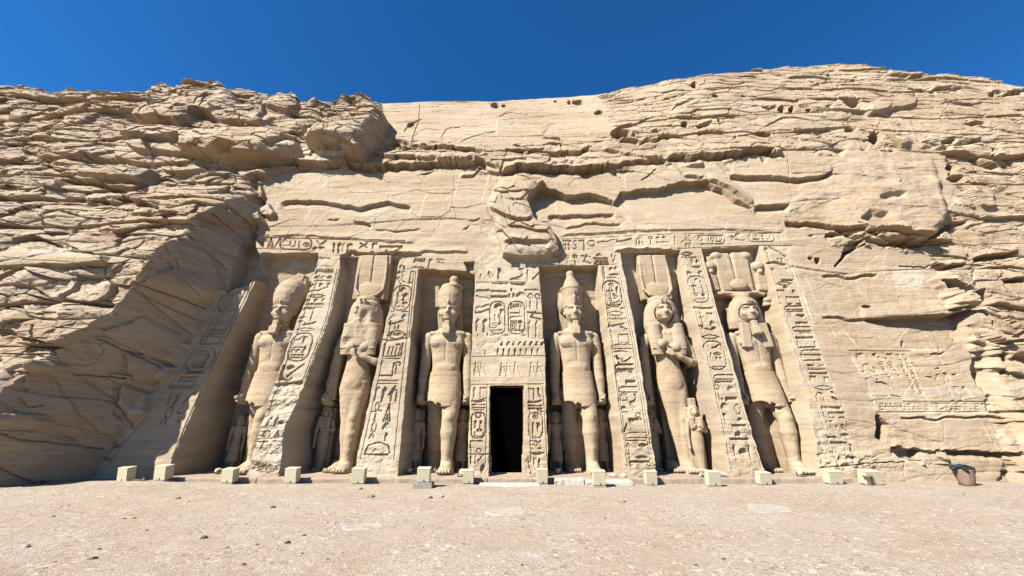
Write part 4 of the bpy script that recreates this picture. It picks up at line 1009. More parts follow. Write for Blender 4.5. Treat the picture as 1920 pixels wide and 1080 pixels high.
cliff = piece("cliff", region == -1, M["rock"])
tag(cliff, "pale sandstone cliff with ledges and broken rock around the temple", None, None, "structure")
facade = empty("temple_facade", (0, 16.2, 0))
tag(facade, "rock cut temple front with inscribed leaning pilasters, six niches and a central doorway", "temple")
for k in range(6):
    piece("niche", region == 10 + k, M["statue"], facade)
names = {20: "pilaster", 21: "pilaster", 22: "pilaster", 23: "door_panel", 24: "pilaster", 25: "pilaster", 26: "pilaster"}
plab = {20: "shaded pilaster beside the rough rock at the far left, its top broken off", 26: "pilaster flush with the smooth rock on the right, one column of signs", 23: "carved panel around the dark doorway with two upright cartouches"}
for k, n in names.items():
    o = piece(n, region == k, M["carved"], facade)
    if k in plab: o["label"] = plab[k]
for k in (30, 31):
    piece("frieze", region == k, M["carved"], facade)
stela_o = piece("rock_stela", region == 50, M["carved"])
tag(stela_o, "shallow rock carving with two faint figures and columns of small signs", "rock carving")
for o in facade.children:
    o.location = (0, -16.2, 0)
del P3, quad
# ------------------------------------------------------------------ carved figures: smooth-blended solids turned into one skin
class Vol:
    def __init__(s, lo, hi, h):
        s.lo, s.h = np.array(lo, np.float32), h
        n = np.ceil((np.array(hi) - s.lo) / h).astype(int) + 1
        s.ax = [s.lo[i] + h * np.arange(n[i], dtype=np.float32) for i in range(3)]
        s.F = np.full(n, 9.0, np.float32)
    def _sl(s, lo, hi, pad):
        sl = []
        for i in range(3):
            a = int(np.clip(np.floor((lo[i] - pad - s.lo[i]) / s.h), 0, len(s.ax[i])))
            b = int(np.clip(np.ceil((hi[i] + pad - s.lo[i]) / s.h) + 1, 0, len(s.ax[i])))
            sl.append(slice(a, b))
        return tuple(sl)
    def put(s, f, lo, hi, k=0.06, sub_=False):
        sl = s._sl(lo, hi, k + 2.5 * s.h)
        X, Y, Z = np.meshgrid(*[s.ax[i][sl[i]] for i in range(3)], indexing='ij', sparse=True)
        d = f(X, Y, Z).astype(np.float32)
        a = s.F[sl]
        if sub_:
            hh = np.clip(0.5 - 0.5 * (a + d) / k, 0, 1)
            s.F[sl] = a * (1 - hh) - d * hh + k * hh * (1 - hh)
        else:
            hh = np.clip(0.5 + 0.5 * (a - d) / k, 0, 1)
            s.F[sl] = a * (1 - hh) + d * hh - k * hh * (1 - hh)
    def ell(s, c, r, k=0.06, sub_=False, rz=0.0, rx=0.0):
        m = max(r)
        def f(X, Y, Z):
            x, y, z = X - c[0], Y - c[1], Z - c[2]
            if rz: x, y = x * math.cos(rz) + y * math.sin(rz), -x * math.sin(rz) + y * math.cos(rz)
            if rx: y, z = y * math.cos(rx) + z * math.sin(rx), -y * math.sin(rx) + z * math.cos(rx)
            k0 = np.sqrt((x / r[0]) ** 2 + (y / r[1]) ** 2 + (z / r[2]) ** 2) + 1e-6
            k1 = np.sqrt((x / r[0] ** 2) ** 2 + (y / r[1] ** 2) ** 2 + (z / r[2] ** 2) ** 2) + 1e-6
            return k0 * (k0 - 1) / k1
        q = r if not (rz or rx) else (m, m, m)
        s.put(f, [c[i] - q[i] for i in range(3)], [c[i] + q[i] for i in range(3)], k, sub_)
    def cap(s, p, q, r1, r2, k=0.06, sub_=False, fy=1.0):
        p, q = np.array(p, float), np.array(q, float)
        e = q - p
        L = float(e @ e) + 1e-9
        def f(X, Y, Z):
            t = np.clip(((X - p[0]) * e[0] + (Y - p[1]) * e[1] + (Z - p[2]) * e[2]) / L, 0, 1)
            return np.sqrt((X - p[0] - t * e[0]) ** 2 + ((Y - p[1] - t * e[1]) / fy) ** 2 + (Z - p[2] - t * e[2]) ** 2) - (r1 + (r2 - r1) * t)
        m = max(r1, r2) * max(1, fy)
        s.put(f, np.minimum(p, q) - m, np.maximum(p, q) + m, k, sub_)
    def chain(s, pts, k=0.06, fy=1.0):
        for (p, r1), (q, r2) in zip(pts[:-1], pts[1:]): s.cap(p, q, r1, r2, k, False, fy)
    def box(s, c, hf, rd=0.04, k=0.05, sub_=False, rx=0.0, ry=0.0, rz=0.0):
        def f(X, Y, Z):
            x, y, z = X - c[0], Y - c[1], Z - c[2]
            if rx: y, z = y * math.cos(rx) + z * math.sin(rx), -y * math.sin(rx) + z * math.cos(rx)
            if ry: x, z = x * math.cos(ry) - z * math.sin(ry), x * math.sin(ry) + z * math.cos(ry)
            if rz: x, y = x * math.cos(rz) + y * math.sin(rz), -x * math.sin(rz) + y * math.cos(rz)
            a, b, d = np.abs(x) - hf[0] + rd, np.abs(y) - hf[1] + rd, np.abs(z) - hf[2] + rd
            return np.sqrt(np.maximum(a, 0) ** 2 + np.maximum(b, 0) ** 2 + np.maximum(d, 0) ** 2) + np.minimum(np.maximum(a, np.maximum(b, d)), 0) - rd
        q = hf if not (rx or ry or rz) else (math.sqrt(sum(a * a for a in hf)),) * 3
        s.put(f, [c[i] - q[i] for i in range(3)], [c[i] + q[i] for i in range(3)], k, sub_)
    def loft(s, rows, k=0.06, e=2.0, sub_=False, wav=None):
        """rows of (z, cx, cy, rx, ry)"""
        z, cx, cy, rx, ry = [np.array(a, float) for a in zip(*sorted(rows))]
        # smooth the interpolation with a monotone-ish cubic through finer samples
        zf = np.linspace(z[0], z[-1], 60)
        def sm(a):
            b = np.interp(zf, z, a)
            kk = np.array([1, 2, 3, 2, 1.0]); kk /= kk.sum()
            return np.convolve(np.pad(b, 2, 'edge'), kk, 'valid')
        A_ = [sm(a) for a in (cx, cy, rx, ry)]
        def f(X, Y, Z):
            a, b, c, d = [np.interp(Z, zf, q) for q in A_]
            g = (np.abs((X - a) / c) ** e + np.abs((Y - b) / d) ** e) ** (1 / e)
            dd = (g - 1) * np.minimum(c, d)
            if wav: dd = dd + wav(X - a, Y - b, Z)
            return np.maximum(dd, np.abs(Z - (zf[0] + zf[-1]) / 2) - (zf[-1] - zf[0]) / 2)
        s.put(f, [(cx - rx).min(), (cy - ry).min(), z[0]], [(cx + rx).max(), (cy + ry).max(), z[-1]], k, sub_)
    def mesh(s, er=0.012, seed=0, band=0.004):
        F, h = s.F, s.h
        F[0], F[-1], F[:, 0], F[:, -1], F[:, :, 0], F[:, :, -1] = 9, 9, 9, 9, 9, 9
        I = F < 0
        c = np.zeros([n - 1 for n in F.shape], np.int8)
        off = [(a, b, d) for a in (0, 1) for b in (0, 1) for d in (0, 1)]
        cut = lambda A, o: A[o[0]:A.shape[0] - 1 + o[0], o[1]:A.shape[1] - 1 + o[1], o[2]:A.shape[2] - 1 + o[2]]
        for o in off: c += cut(I, o)
        act = (c > 0) & (c < 8)
        cell = np.argwhere(act)
        idx = np.full(act.shape, -1, np.int32); idx[act] = np.arange(len(cell))
        vals = {o: cut(F, o)[act] for o in off}
        acc = np.zeros((len(cell), 3)); cnt = np.zeros(len(cell))
        for o in off:
            for a in range(3):
                if o[a] == 0:
                    o2 = list(o); o2[a] = 1; o2 = tuple(o2)
                    va, vb = vals[o], vals[o2]
                    cr = (va < 0) != (vb < 0)
                    t = np.where(cr, va / np.where(cr, va - vb, 1), 0)
                    p = np.array(o, float)[None] + np.eye(3)[a][None] * t[:, None]
                    acc += p * cr[:, None]; cnt += cr
        P = s.lo + h * (cell + acc / cnt[:, None])
        faces = []
        for a in range(3):
            b, d = (a + 1) % 3, (a + 2) % 3
            s0 = [slice(None)] * 3; s1 = [slice(None)] * 3
            s0[a], s1[a] = slice(0, -1), slice(1, None)
            for x in (b, d): s0[x] = s1[x] = slice(1, -1)
            i0, i1 = I[tuple(s0)], I[tuple(s1)]
            w = np.argwhere(i0 != i1)
            if not len(w): continue
            fl = i0[tuple(w.T)]
            g = w.copy(); g[:, b] += 1; g[:, d] += 1
            def at(db, dd):
                q = g.copy(); q[:, b] += db; q[:, d] += dd
                return idx[tuple(q.T)]
            f4 = np.stack([at(-1, -1), at(0, -1), at(0, 0), at(-1, 0)], 1)
            f4[~fl] = f4[~fl][:, ::-1]
            faces.append(f4)
        Fc = np.concatenate(faces)
        # weathering along the surface normal
        n = np.zeros_like(P)
        e1, e2 = P[Fc[:, 2]] - P[Fc[:, 0]], P[Fc[:, 3]] - P[Fc[:, 1]]
        fn = np.cross(e1, e2)
        for k in range(4): np.add.at(n, Fc[:, k], fn)
        n /= np.linalg.norm(n, axis=1, keepdims=True) + 1e-9
        w = 0.5 * er * (n3(P * 2.2, seed) + 0.8 * n3(P * 6.0, seed + 1)) + band * n3(P * np.array([1.0, 1.0, 9.0]), seed + 2)
        ch = n3(P * 3.1, seed + 5)
        w = w - 0.8 * er * sst(0.5, 0.7, ch) + 0.3 * er * n3(P * 12.0, seed + 6)
        return P + n * w[:, None], Fc

H_ = 0.022
class Wide:
    """passes solids on with their x stretched"""
    def __init__(s, V, k): s.V, s.k = V, k
    def ell(s, c, r, *a): s.V.ell((c[0] * s.k, c[1], c[2]), (r[0] * s.k, r[1], r[2]), *a)
    def cap(s, p, q, r1, r2, *a): s.V.cap((p[0] * s.k, p[1], p[2]), (q[0] * s.k, q[1], q[2]), r1, r2, *a)
def face(V, y0=0.0, fw=1.0):
    """a face looking towards -y; chin at z 6.14, brow at 6.9"""
    V = Wide(V, fw)
    V.ell((0, -0.10 + y0, 6.60), (0.365, 0.45, 0.50), 0.08)
    V.ell((0, -0.17 + y0, 6.40), (0.31, 0.385, 0.30), 0.10)
    V.ell((0, -0.47 + y0, 6.235), (0.13, 0.10, 0.09), 0.08)
    for q in (-1, 1):
        V.ell((q * 0.175, -0.575 + y0, 6.655), (0.130, 0.125, 0.075), 0.03, True)
        V.ell((q * 0.175, -0.425 + y0, 6.645), (0.105, 0.08, 0.046), 0.015)
        V.cap((q * 0.07, -0.535 + y0, 6.755), (q * 0.31, -0.445 + y0, 6.745), 0.042, 0.028, 0.03)
        V.ell((q * 0.21, -0.42 + y0, 6.45), (0.11, 0.09, 0.10), 0.10)
        V.ell((q * 0.405, -0.05 + y0, 6.60), (0.06, 0.10, 0.165), 0.03)
        V.ell((q * 0.44, -0.09 + y0, 6.61), (0.03, 0.055, 0.095), 0.02, True)
    V.cap((0, -0.535 + y0, 6.72), (0, -0.655 + y0, 6.49), 0.048, 0.080, 0.025)
    V.ell((0, -0.56 + y0, 6.475), (0.105, 0.09, 0.05), 0.03)
    V.ell((0, -0.535 + y0, 6.365), (0.145, 0.075, 0.034), 0.02)
    V.ell((0, -0.525 + y0, 6.305), (0.12, 0.07, 0.032), 0.02)
    V.ell((0, -0.60 + y0, 6.336), (0.15, 0.06, 0.016), 0.012, True)

def foot(V, x, y, s=1.0):
    V.loft([(-0.05, x, y - 0.18, 0.30, 0.62), (0.10, x, y - 0.18, 0.29, 0.60), (0.22, x, y - 0.05, 0.25, 0.42), (0.42, x, y + 0.06, 0.22, 0.25)], 0.08)
    for k in range(5):
        a = x + (k - 2) * 0.105
        V.ell((a, y - 0.80 + 0.03 * abs(k - 1.5), 0.06), (0.058, 0.15, 0.085), 0.025)

def fist(V, x, z, y=-0.1):
    V.ell((x, y, z), (0.155, 0.20, 0.20), 0.06)
    for k in range(4):
        V.cap((x - 0.10, y - 0.19, z + 0.13 - 0.085 * k), (x + 0.10, y - 0.185, z + 0.13 - 0.085 * k), 0.047, 0.047, 0.02)
    V.cap((x - 0.02, y - 0.22, z + 0.20), (x + 0.08, y - 0.24, z + 0.05), 0.045, 0.045, 0.02)
    V.cap((x, y - 0.38, z), (x, y + 0.1, z), 0.085, 0.085, 0.02)

def king_body(seed, fw=1.0):
    V = Vol((-1.45, -1.65, -0.1), (1.45, 1.25, 7.35), H_)
    V.loft([(2.75, 0, 0.0, 0.62, 0.42), (3.3, 0, 0.0, 0.66, 0.44), (3.75, 0, 0, 0.61, 0.39), (4.2, 0, 0.0, 0.585, 0.36), (4.7, 0, 0, 0.65, 0.40), (5.15, 0, -0.02, 0.73, 0.44), (5.5, 0, 0.02, 0.80, 0.40), (5.72, 0, 0.05, 0.62, 0.30), (5.85, 0, 0.05, 0.36, 0.26)], 0.06, 2.5)
    for q in (-1, 1):
        V.ell((q * 0.36, -0.33, 5.16), (0.36, 0.145, 0.24), 0.05)
        V.ell((q * 0.38, -0.465, 5.08), (0.035, 0.03, 0.035), 0.02)
        V.cap((q * 0.10, -0.30, 5.62), (q * 0.70, -0.22, 5.60), 0.07, 0.08, 0.10)
        V.chain([((q * 0.85, 0.06, 5.44), 0.25), ((q * 0.91, 0.06, 5.05), 0.23), ((q * 0.935, 0.04, 4.25), 0.205), ((q * 0.96, 0.0, 3.6), 0.205), ((q * 0.965, -0.04, 3.0), 0.16)], 0.035)
        fist(V, q * 0.97, 2.80, -0.06)
        V.box((q * 0.87, 0.55, 4.2), (0.14, 0.50, 1.4), 0.05, 0.10)
        V.box((q * 0.93, 0.45, 2.66), (0.20, 0.55, 0.10), 0.04, 0.06)
    V.ell((0, -0.40, 4.20), (0.05, 0.07, 0.06), 0.05, True)
    V.cap((0, -0.385, 4.35), (0, -0.48, 5.3), 0.03, 0.035, 0.05, True)
    V.ell((0, -0.30, 4.02), (0.34, 0.13, 0.22), 0.14)
    V.cap((0, 0.05, 5.7), (0, -0.02, 6.35), 0.29, 0.27, 0.08)
    # legs: the left one steps forward
    V.chain([((0.31, -0.10, 3.0), 0.42), ((0.34, -0.40, 2.2), 0.335), ((0.34, -0.54, 1.95), 0.295), ((0.33, -0.52, 1.45), 0.315), ((0.32, -0.52, 0.9), 0.25), ((0.32, -0.52, 0.35), 0.20)], 0.04)
    V.ell((0.34, -0.77, 2.02), (0.15, 0.10, 0.17), 0.08)
    V.cap((0.33, -0.75, 1.75), (0.32, -0.69, 0.5), 0.05, 0.04, 0.08)
    foot(V, 0.33, -0.50)
    V.chain([((-0.32, 0.12, 3.0), 0.42), ((-0.38, 0.36, 2.05), 0.32), ((-0.37, 0.46, 1.45), 0.32), ((-0.35, 0.50, 0.4), 0.21)], 0.06)
    foot(V, -0.35, 0.45)
    V.box((0.30, 0.25, 1.3), (0.12, 0.80, 1.55), 0.05, 0.10)
    V.box((-0.02, 0.85, 3.4), (0.60, 0.42, 3.6), 0.05, 0.10)
    face(V, 0.0, fw)
    return V

def add_part(par, name, V, seed=0, er=0.012, band=0.004, mat="statue"):
    v, f = V.mesh(er, seed, band)
    return mesh_obj(name, v, f, M[mat], par, True)

def kilt(seed):
    V = Vol((-1.1, -1.0, 2.2), (1.1, 0.9, 4.05), H_)
    pl_ = lambda X, Y, Z: 0.002 * np.sin(np.arctan2(X, -Y) * 46)
    V.loft([(2.42, 0.03, -0.13, 0.68, 0.62), (3.0, 0.01, -0.08, 0.69, 0.56), (3.5, 0, -0.02, 0.685, 0.48), (3.86, 0, 0.0, 0.645, 0.42)], 0.04, 2.4, False, pl_)
    V.loft([(3.72, 0, 0, 0.67, 0.445), (3.90, 0, 0, 0.65, 0.43)], 0.02, 2.3)
    V.ell((-0.50, -0.45, 2.36), (0.34, 0.6, 0.30), 0.03, True); V.box((-0.12, -0.7, 2.45), (0.10, 0.4, 0.12), 0.02, 0.03, True, 0, 0.5)
    V.ell((0.62, -0.50, 2.42), (0.25, 0.5, 0.12), 0.05, True)
    return V
def beard(seed, wide=1.0, broken=False):
    V = Vol((-0.45, -1.1, 5.1), (0.45, -0.1, 6.4), 0.022)
    V.box((0, -0.50, 5.90), (0.12 * wide, 0.12, 0.20), 0.05, 0.05, False, R(-8))
    V.box((0, -0.55, 5.62), (0.165 * wide, 0.16, 0.18), 0.04, 0.06, False, R(-8))
    return V

def statue(name, label, px, py, body_seed, parts, Y=17.85):
    c = on_y(px, py, Y)
    r = empty(name, (c[0], Y, 0.0))
    r.scale = (1.04, 1.0, 1.037)
    r.rotation_euler = (R(-2.0), 0, 0)
    tag(r, label, "statue", "colossal statues standing in the niches")
    for nm, V, sd, er in parts: add_part(r, nm, V, body_seed + sd, er)
    return r

# --- crowns
def crown_bulb():      # broken white crown, first king
    V = Vol((-1.0, -0.9, 6.3), (1.0, 1.1, 9.0), H_)
    V.loft([(6.82, 0, 0.06, 0.50, 0.53), (7.0, 0, 0.08, 0.60, 0.62), (7.4, 0, 0.14, 0.68, 0.70), (7.8, 0, 0.16, 0.64, 0.66), (8.08, 0, 0.18, 0.50, 0.52), (8.25, 0, 0.18, 0.30, 0.3)], 0.15)
    V.loft([(6.5, 0, 0.12, 0.43, 0.42), (6.9, 0, 0.10, 0.52, 0.50)], 0.05)
    V.box((0.20, 0.34, 8.35), (0.24, 0.24, 0.26), 0.05, 0.10, False, 0, R(15))
    V.box((0.45, 0.35, 8.0), (0.16, 0.2, 0.35), 0.05, 0.10)
    V.ell((-0.22, 0.0, 8.72), (0.42, 0.6, 0.20), 0.05, True)
    V.ell((0.0, -0.53, 6.98), (0.05, 0.07, 0.10), 0.03)
    return V
def crown_white():     # white crown with a knob and the stump of the red crown behind
    V = Vol((-1.0, -0.9, 6.3), (1.0, 1.1, 8.8), H_)
    V.loft([(6.80, 0, 0.02, 0.451, 0.52), (7.0, 0, 0.04, 0.509, 0.56), (7.45, 0, 0.06, 0.552, 0.58), (7.8, 0, 0.07, 0.499, 0.52), (7.95, 0, 0.07, 0.423, 0.44)], 0.08)
    V.loft([(7.80, 0.06, 0.06, 0.519, 0.52), (7.92, 0.06, 0.06, 0.480, 0.50)], 0.02)
    V.loft([(7.85, 0.12, 0.08, 0.345, 0.36), (8.0, 0.12, 0.08, 0.240, 0.26), (8.12, 0.12, 0.08, 0.192, 0.21), (8.26, 0.12, 0.08, 0.225, 0.24), (8.38, 0.12, 0.08, 0.202, 0.21), (8.44, 0.12, 0.08, 0.135, 0.14)], 0.05)
    V.loft([(6.5, 0, 0.12, 0.413, 0.42), (6.9, 0, 0.10, 0.470, 0.48)], 0.05)
    V.box((-0.60, 0.25, 7.4), (0.10, 0.30, 0.52), 0.04, 0.06, False, 0, R(-5))
    V.ell((0.0, -0.54, 6.98), (0.055, 0.06, 0.10), 0.03); V.cap((0.0, -0.50, 7.05), (0.0, -0.50, 7.5), 0.03, 0.02, 0.05)
    return V
def crown_double():
    V = Vol((-1.0, -0.9, 6.3), (1.0, 1.2, 9.0), H_)
    V.loft([(6.84, 0, 0.03, 0.42, 0.50), (7.0, 0, 0.05, 0.425, 0.52), (7.4, 0, 0.08, 0.465, 0.55), (7.70, 0, 0.10, 0.53, 0.60), (7.74, 0, 0.10, 0.54, 0.61)], 0.02)
    V.loft([(7.70, 0, 0.10, 0.555, 0.62), (7.80, 0, 0.10, 0.555, 0.62)], 0.01)
    V.loft([(7.72, 0, 0.10, 0.425, 0.46), (7.95, 0, 0.1, 0.39, 0.41), (8.15, -0.02, 0.1, 0.305, 0.31), (8.34, -0.03, 0.1, 0.215, 0.22), (8.48, -0.03, 0.1, 0.165, 0.17)], 0.01)
    V.loft([(8.44, -0.03, 0.1, 0.17, 0.17), (8.52, -0.03, 0.1, 0.19, 0.19), (8.64, -0.03, 0.1, 0.18, 0.18), (8.72, -0.03, 0.1, 0.12, 0.12)], 0.02)
    V.loft([(6.5, 0, 0.12, 0.38, 0.42), (6.9, 0, 0.10, 0.43, 0.48)], 0.05)
    V.ell((-0.47, 0.42, 7.2), (0.18, 0.45, 0.55), 0.06)
    V.cap((0, -0.55, 6.92), (0, -0.59, 7.22), 0.055, 0.085, 0.02); V.cap((0.0, -0.52, 7.2), (0.0, -0.55, 7.6), 0.035, 0.025, 0.03)
    return V
def nemes():
    V = Vol((-1.1, -0.95, 4.8), (1.1, 1.1, 7.6), H_)
    st_ = lambda X, Y, Z: 0.004 * np.sin(Z * 48 + np.abs(X) * 20)
    V.loft([(5.85, 0, 0.15, 0.80, 0.36), (6.2, 0, 0.12, 0.80, 0.42), (6.7, 0, 0.08, 0.70, 0.48), (7.0, 0, 0.04, 0.58, 0.54), (7.2, 0, 0.04, 0.47, 0.48)], 0.05, 2.5, False, st_)
    V.loft([(6.88, 0, -0.02, 0.46, 0.56), (7.0, 0, -0.01, 0.46, 0.555)], 0.03)
    for q in (-1, 1):
        V.box((q * 0.42, -0.36, 5.45), (0.20, 0.13, 0.55), 0.04, 0.05, False, 0, R(-4 * q))
    V.ell((0, -0.25, 6.5), (0.45, 0.50, 0.44), 0.04, True)
    V.box((0, -0.57, 7.05), (0.13, 0.05, 0.10), 0.03, 0.03)
    return V
def horns_plumes():
    V = Vol((-1.6, -0.6, 7.0), (1.75, 1.3, 10.0), 0.03)
    V.loft([(7.1, 0, 0.05, 0.40, 0.42), (7.35, 0, 0.06, 0.36, 0.40), (7.55, 0, 0.1, 0.50, 0.34), (7.64, 0, 0.18, 0.85, 0.24)], 0.05)
    for q in (-1, 1):
        V.chain([((q * 0.30, 0.10, 7.55), 0.13), ((q * 0.75, 0.15, 7.63), 0.10), ((q * 1.15, 0.2, 7.58), 0.08), ((q * 1.35, 0.25, 7.66), 0.05)], 0.08)
    V.ell((0.0, -0.05, 7.98), (0.42, 0.16, 0.31), 0.02)
    V.box((0, 0.70, 8.55), (1.12, 0.5, 1.05), 0.06, 0.05)
    V.box((-0.42, 0.22, 8.72), (0.40, 0.15, 1.0), 0.10, 0.03, False, 0, R(-2)); V.box((0.40, 0.22, 8.74), (0.40, 0.15, 1.02), 0.10, 0.03, False, 0, R(2))
    V.ell((-0.70, 0.18, 9.58), (0.28, 0.19, 0.20), 0.06); V.ell((0.74, 0.18, 9.58), (0.30, 0.19, 0.22), 0.06)
    V.cap((-0.01, 0.03, 8.2), (-0.03, 0.03, 9.8), 0.035, 0.05, 0.03, True)
    for x in (-1.12, 1.22):
        V.ell((x, 0.15, 9.02), (0.30, 0.2, 0.25), 0.03); V.ell((x, 0.10, 8.72), (0.13, 0.14, 0.13), 0.03)
        V.box((x + 0.02, 0.22, 8.2), (0.24, 0.14, 0.46), 0.08, 0.04, False, 0, R(4 if x > 0 else -4))
    V.ell((1.32, 0.2, 7.30), (0.19, 0.2, 0.15), 0.03); V.ell((1.34, 0.28, 6.95 + 0.1), (0.24, 0.2, 0.28), 0.03)
    return V

# --- queen
def queen_body(seed, ruined=False):
    V = Vol((-1.45, -1.2, -0.1), (1.45, 1.25, 7.35), H_)
    V.loft([(0.25, 0.06, -0.05, 0.24, 0.26), (0.6, 0.06, 0.0, 0.26, 0.27), (1.2, 0.03, 0.0, 0.35, 0.31), (1.9, 0.01, -0.02, 0.40, 0.33), (2.6, 0, -0.03, 0.525, 0.38), (3.2, -0.01, -0.02, 0.63, 0.44), (3.7, -0.02, 0, 0.58, 0.40), (4.25, -0.03, 0, 0.465, 0.34), (4.7, -0.02, 0, 0.55, 0.38), (5.15, 0, 0, 0.66, 0.40), (5.5, 0, 0.03, 0.70, 0.36), (5.75, 0, 0.05, 0.45, 0.28)], 0.12, 2.15)
    V.ell((-0.02, -0.36, 3.42), (0.30, 0.12, 0.26), 0.15)
    V.ell((-0.02, -0.50, 3.78), (0.035, 0.06, 0.035), 0.03, True)
    V.chain([((0.22, -0.10, 2.9), 0.34), ((0.20, -0.20, 2.0), 0.245), ((0.18, -0.22, 1.4), 0.225), ((0.14, -0.20, 0.35), 0.165)], 0.05); V.ell((0.20, -0.42, 2.02), (0.13, 0.07, 0.15), 0.06)
    for q in (-1, 1):
        V.ell((q * 0.30, -0.36, 4.93), (0.22, 0.20, 0.21), 0.08)
        V.cap((q * 0.10, -0.25, 5.6), (q * 0.62, -0.15, 5.55), 0.07, 0.08, 0.10)
    # hanging arm with an open hand
    V.chain([((-0.82, 0.05, 5.42), 0.22), ((-0.98, 0.06, 4.9), 0.19), ((-1.06, 0.05, 4.15), 0.165), ((-1.10, 0.0, 3.4), 0.15), ((-1.10, -0.06, 2.95), 0.11)], 0.07)
    fist(V, -1.10, 2.76, -0.08)
    V.box((-0.95, 0.55, 4.1), (0.14, 0.55, 1.35), 0.05, 0.10); V.box((-1.06, 0.45, 2.62), (0.2, 0.55, 0.09), 0.04, 0.05)
    # arm bent across the body
    V.chain([((0.80, 0.05, 5.42), 0.22), ((1.02, 0.03, 4.9), 0.19), ((1.13, -0.05, 4.30), 0.165), ((0.80, -0.34, 4.30), 0.15), ((0.35, -0.52, 4.48), 0.125), ((0.05, -0.58, 4.62), 0.10)], 0.06)
    V.ell((-0.08, -0.60, 4.66), (0.17, 0.13, 0.13), 0.04)
    for k in range(4):
        V.cap((-0.16 + 0.02 * k, -0.72, 4.74 - 0.065 * k), (-0.02 + 0.02 * k, -0.73, 4.73 - 0.065 * k), 0.042, 0.042, 0.02)
    V.cap((0.02, -0.66, 4.78), (-0.10, -0.72, 4.80), 0.045, 0.04, 0.02)
    V.box((0.98, 0.55, 4.75), (0.14, 0.5, 0.6), 0.05, 0.10)
    V.cap((0, 0.05, 5.6), (0, 0, 6.3), 0.26, 0.25, 0.08)
    foot(V, 0.12, -0.12); foot(V, -0.34, 0.28)
    V.box((0.0, 0.85, 3.2), (0.42, 0.42, 3.3), 0.05, 0.10)
    face(V, -0.06, 1.06)
    if ruined:
        V.ell((0.10, -0.66, 6.48), (0.36, 0.34, 0.56), 0.06, True); V.ell((-0.28, -0.62, 6.2), (0.25, 0.25, 0.3), 0.06, True)
    return V
def flower(seed):
    V = Vol((-0.7, -1.0, 4.3), (0.4, -0.3, 5.6), 0.024)
    V.chain([((-0.02, -0.62, 4.45), 0.045), ((-0.12, -0.64, 4.75), 0.05), ((-0.25, -0.60, 5.0), 0.06)], 0.03)
    V.ell((-0.33, -0.60, 5.08), (0.24, 0.17, 0.17), 0.05); V.ell((-0.42, -0.66, 5.0), (0.14, 0.12, 0.16), 0.05)
    return V
def wig(seed, ruined=False):
    V = Vol((-1.1, -0.95, 4.3), (1.1, 1.0, 7.6), H_)
    st_ = lambda X, Y, Z: 0.007 * np.sin(np.arctan2(X, 0.3 - Y) * 60)
    V.loft([(5.3, 0, 0.22, 0.74, 0.30), (5.7, 0, 0.18, 0.80, 0.40), (6.2, 0, 0.10, 0.79, 0.50), (6.7, 0, 0.06, 0.72, 0.54), (7.0, 0, 0.04, 0.60, 0.54), (7.18, 0, 0.04, 0.44, 0.42)], 0.06, 2.3, False, st_)
    for q in (-1, 1):
        V.loft([(4.60, q * 0.47, -0.30, 0.27, 0.15), (5.0, q * 0.49, -0.33, 0.29, 0.17), (5.5, q * 0.51, -0.22, 0.30, 0.24), (6.0, q * 0.52, -0.12, 0.29, 0.34)], 0.14, 2.3, False, st_)
        V.box((q * 0.47, -0.42, 4.88), (0.27, 0.08, 0.02), 0.01, 0.03)
    if not ruined:
        V.ell((0, -0.34, 6.46), (0.42, 0.52, 0.46), 0.05, True)
        V.ell((0, -0.5, 5.9), (0.20, 0.5, 0.5), 0.10, True)
    for x in (-0.09, 0.09): V.cap((x, -0.52, 6.93), (x, -0.60, 7.08), 0.05, 0.06, 0.02)
    if ruined:
        V.loft([(5.0, 0, -0.3, 0.3, 0.15), (5.6, 0, -0.28, 0.45, 0.2), (6.4, 0, -0.25, 0.5, 0.28), (6.9, 0, -0.2, 0.45, 0.3)], 0.1); V.ell((0.16, -0.66, 6.25), (0.26, 0.30, 0.46), 0.06, True, 0.3); V.box((0.1, -0.75, 6.6), (0.6, 0.2, 0.4), 0.05, 0.08, True, R(12)); V.ell((-0.5, -0.7, 5.2), (0.35, 0.35, 0.30), 0.08, True)
    return V
def plume_slab(wd=0.74, up=0.0):
    V = Vol((-1.1, -0.75, 6.95), (1.1, 1.3, 9.95), 0.028)
    V.loft([(7.0, 0, 0.05, 0.50, 0.46), (7.2, 0, 0.05, 0.53, 0.48), (7.34, 0, 0.06, 0.46, 0.44)], 0.04)
    V.box((0, 0.74, 8.45), (wd, 0.62, 1.14), 0.04, 0.04)
    V.box((-0.34, 0.16, 8.65), (0.325, 0.12, 0.94), 0.06, 0.02); V.box((0.34, 0.16, 8.65), (0.325, 0.12, 0.94), 0.06, 0.02)
    V.cap((0, 0.02, 8.2), (-0.01, 0.04, 9.7), 0.03, 0.05, 0.02, True)
    V.loft([(7.4, 0, 0.02, 0.1, 0.09), (7.46, 0, 0.03, 0.36, 0.10), (7.7, 0, 0.05, 0.55, 0.11), (7.95, 0, 0.06, 0.52, 0.10), (8.15, 0, 0.07, 0.26, 0.07)], 0.015)
    for q in (-1, 1):
        V.chain([((q * 0.06, -0.14, 7.34), 0.065), ((q * 0.42, -0.14, 7.45), 0.07), ((q * 0.64, -0.02, 7.75), 0.07), ((q * 0.67, 0.04, 8.3), 0.06), ((q * 0.64, 0.08, 9.2), 0.045)], 0.02)
    return V

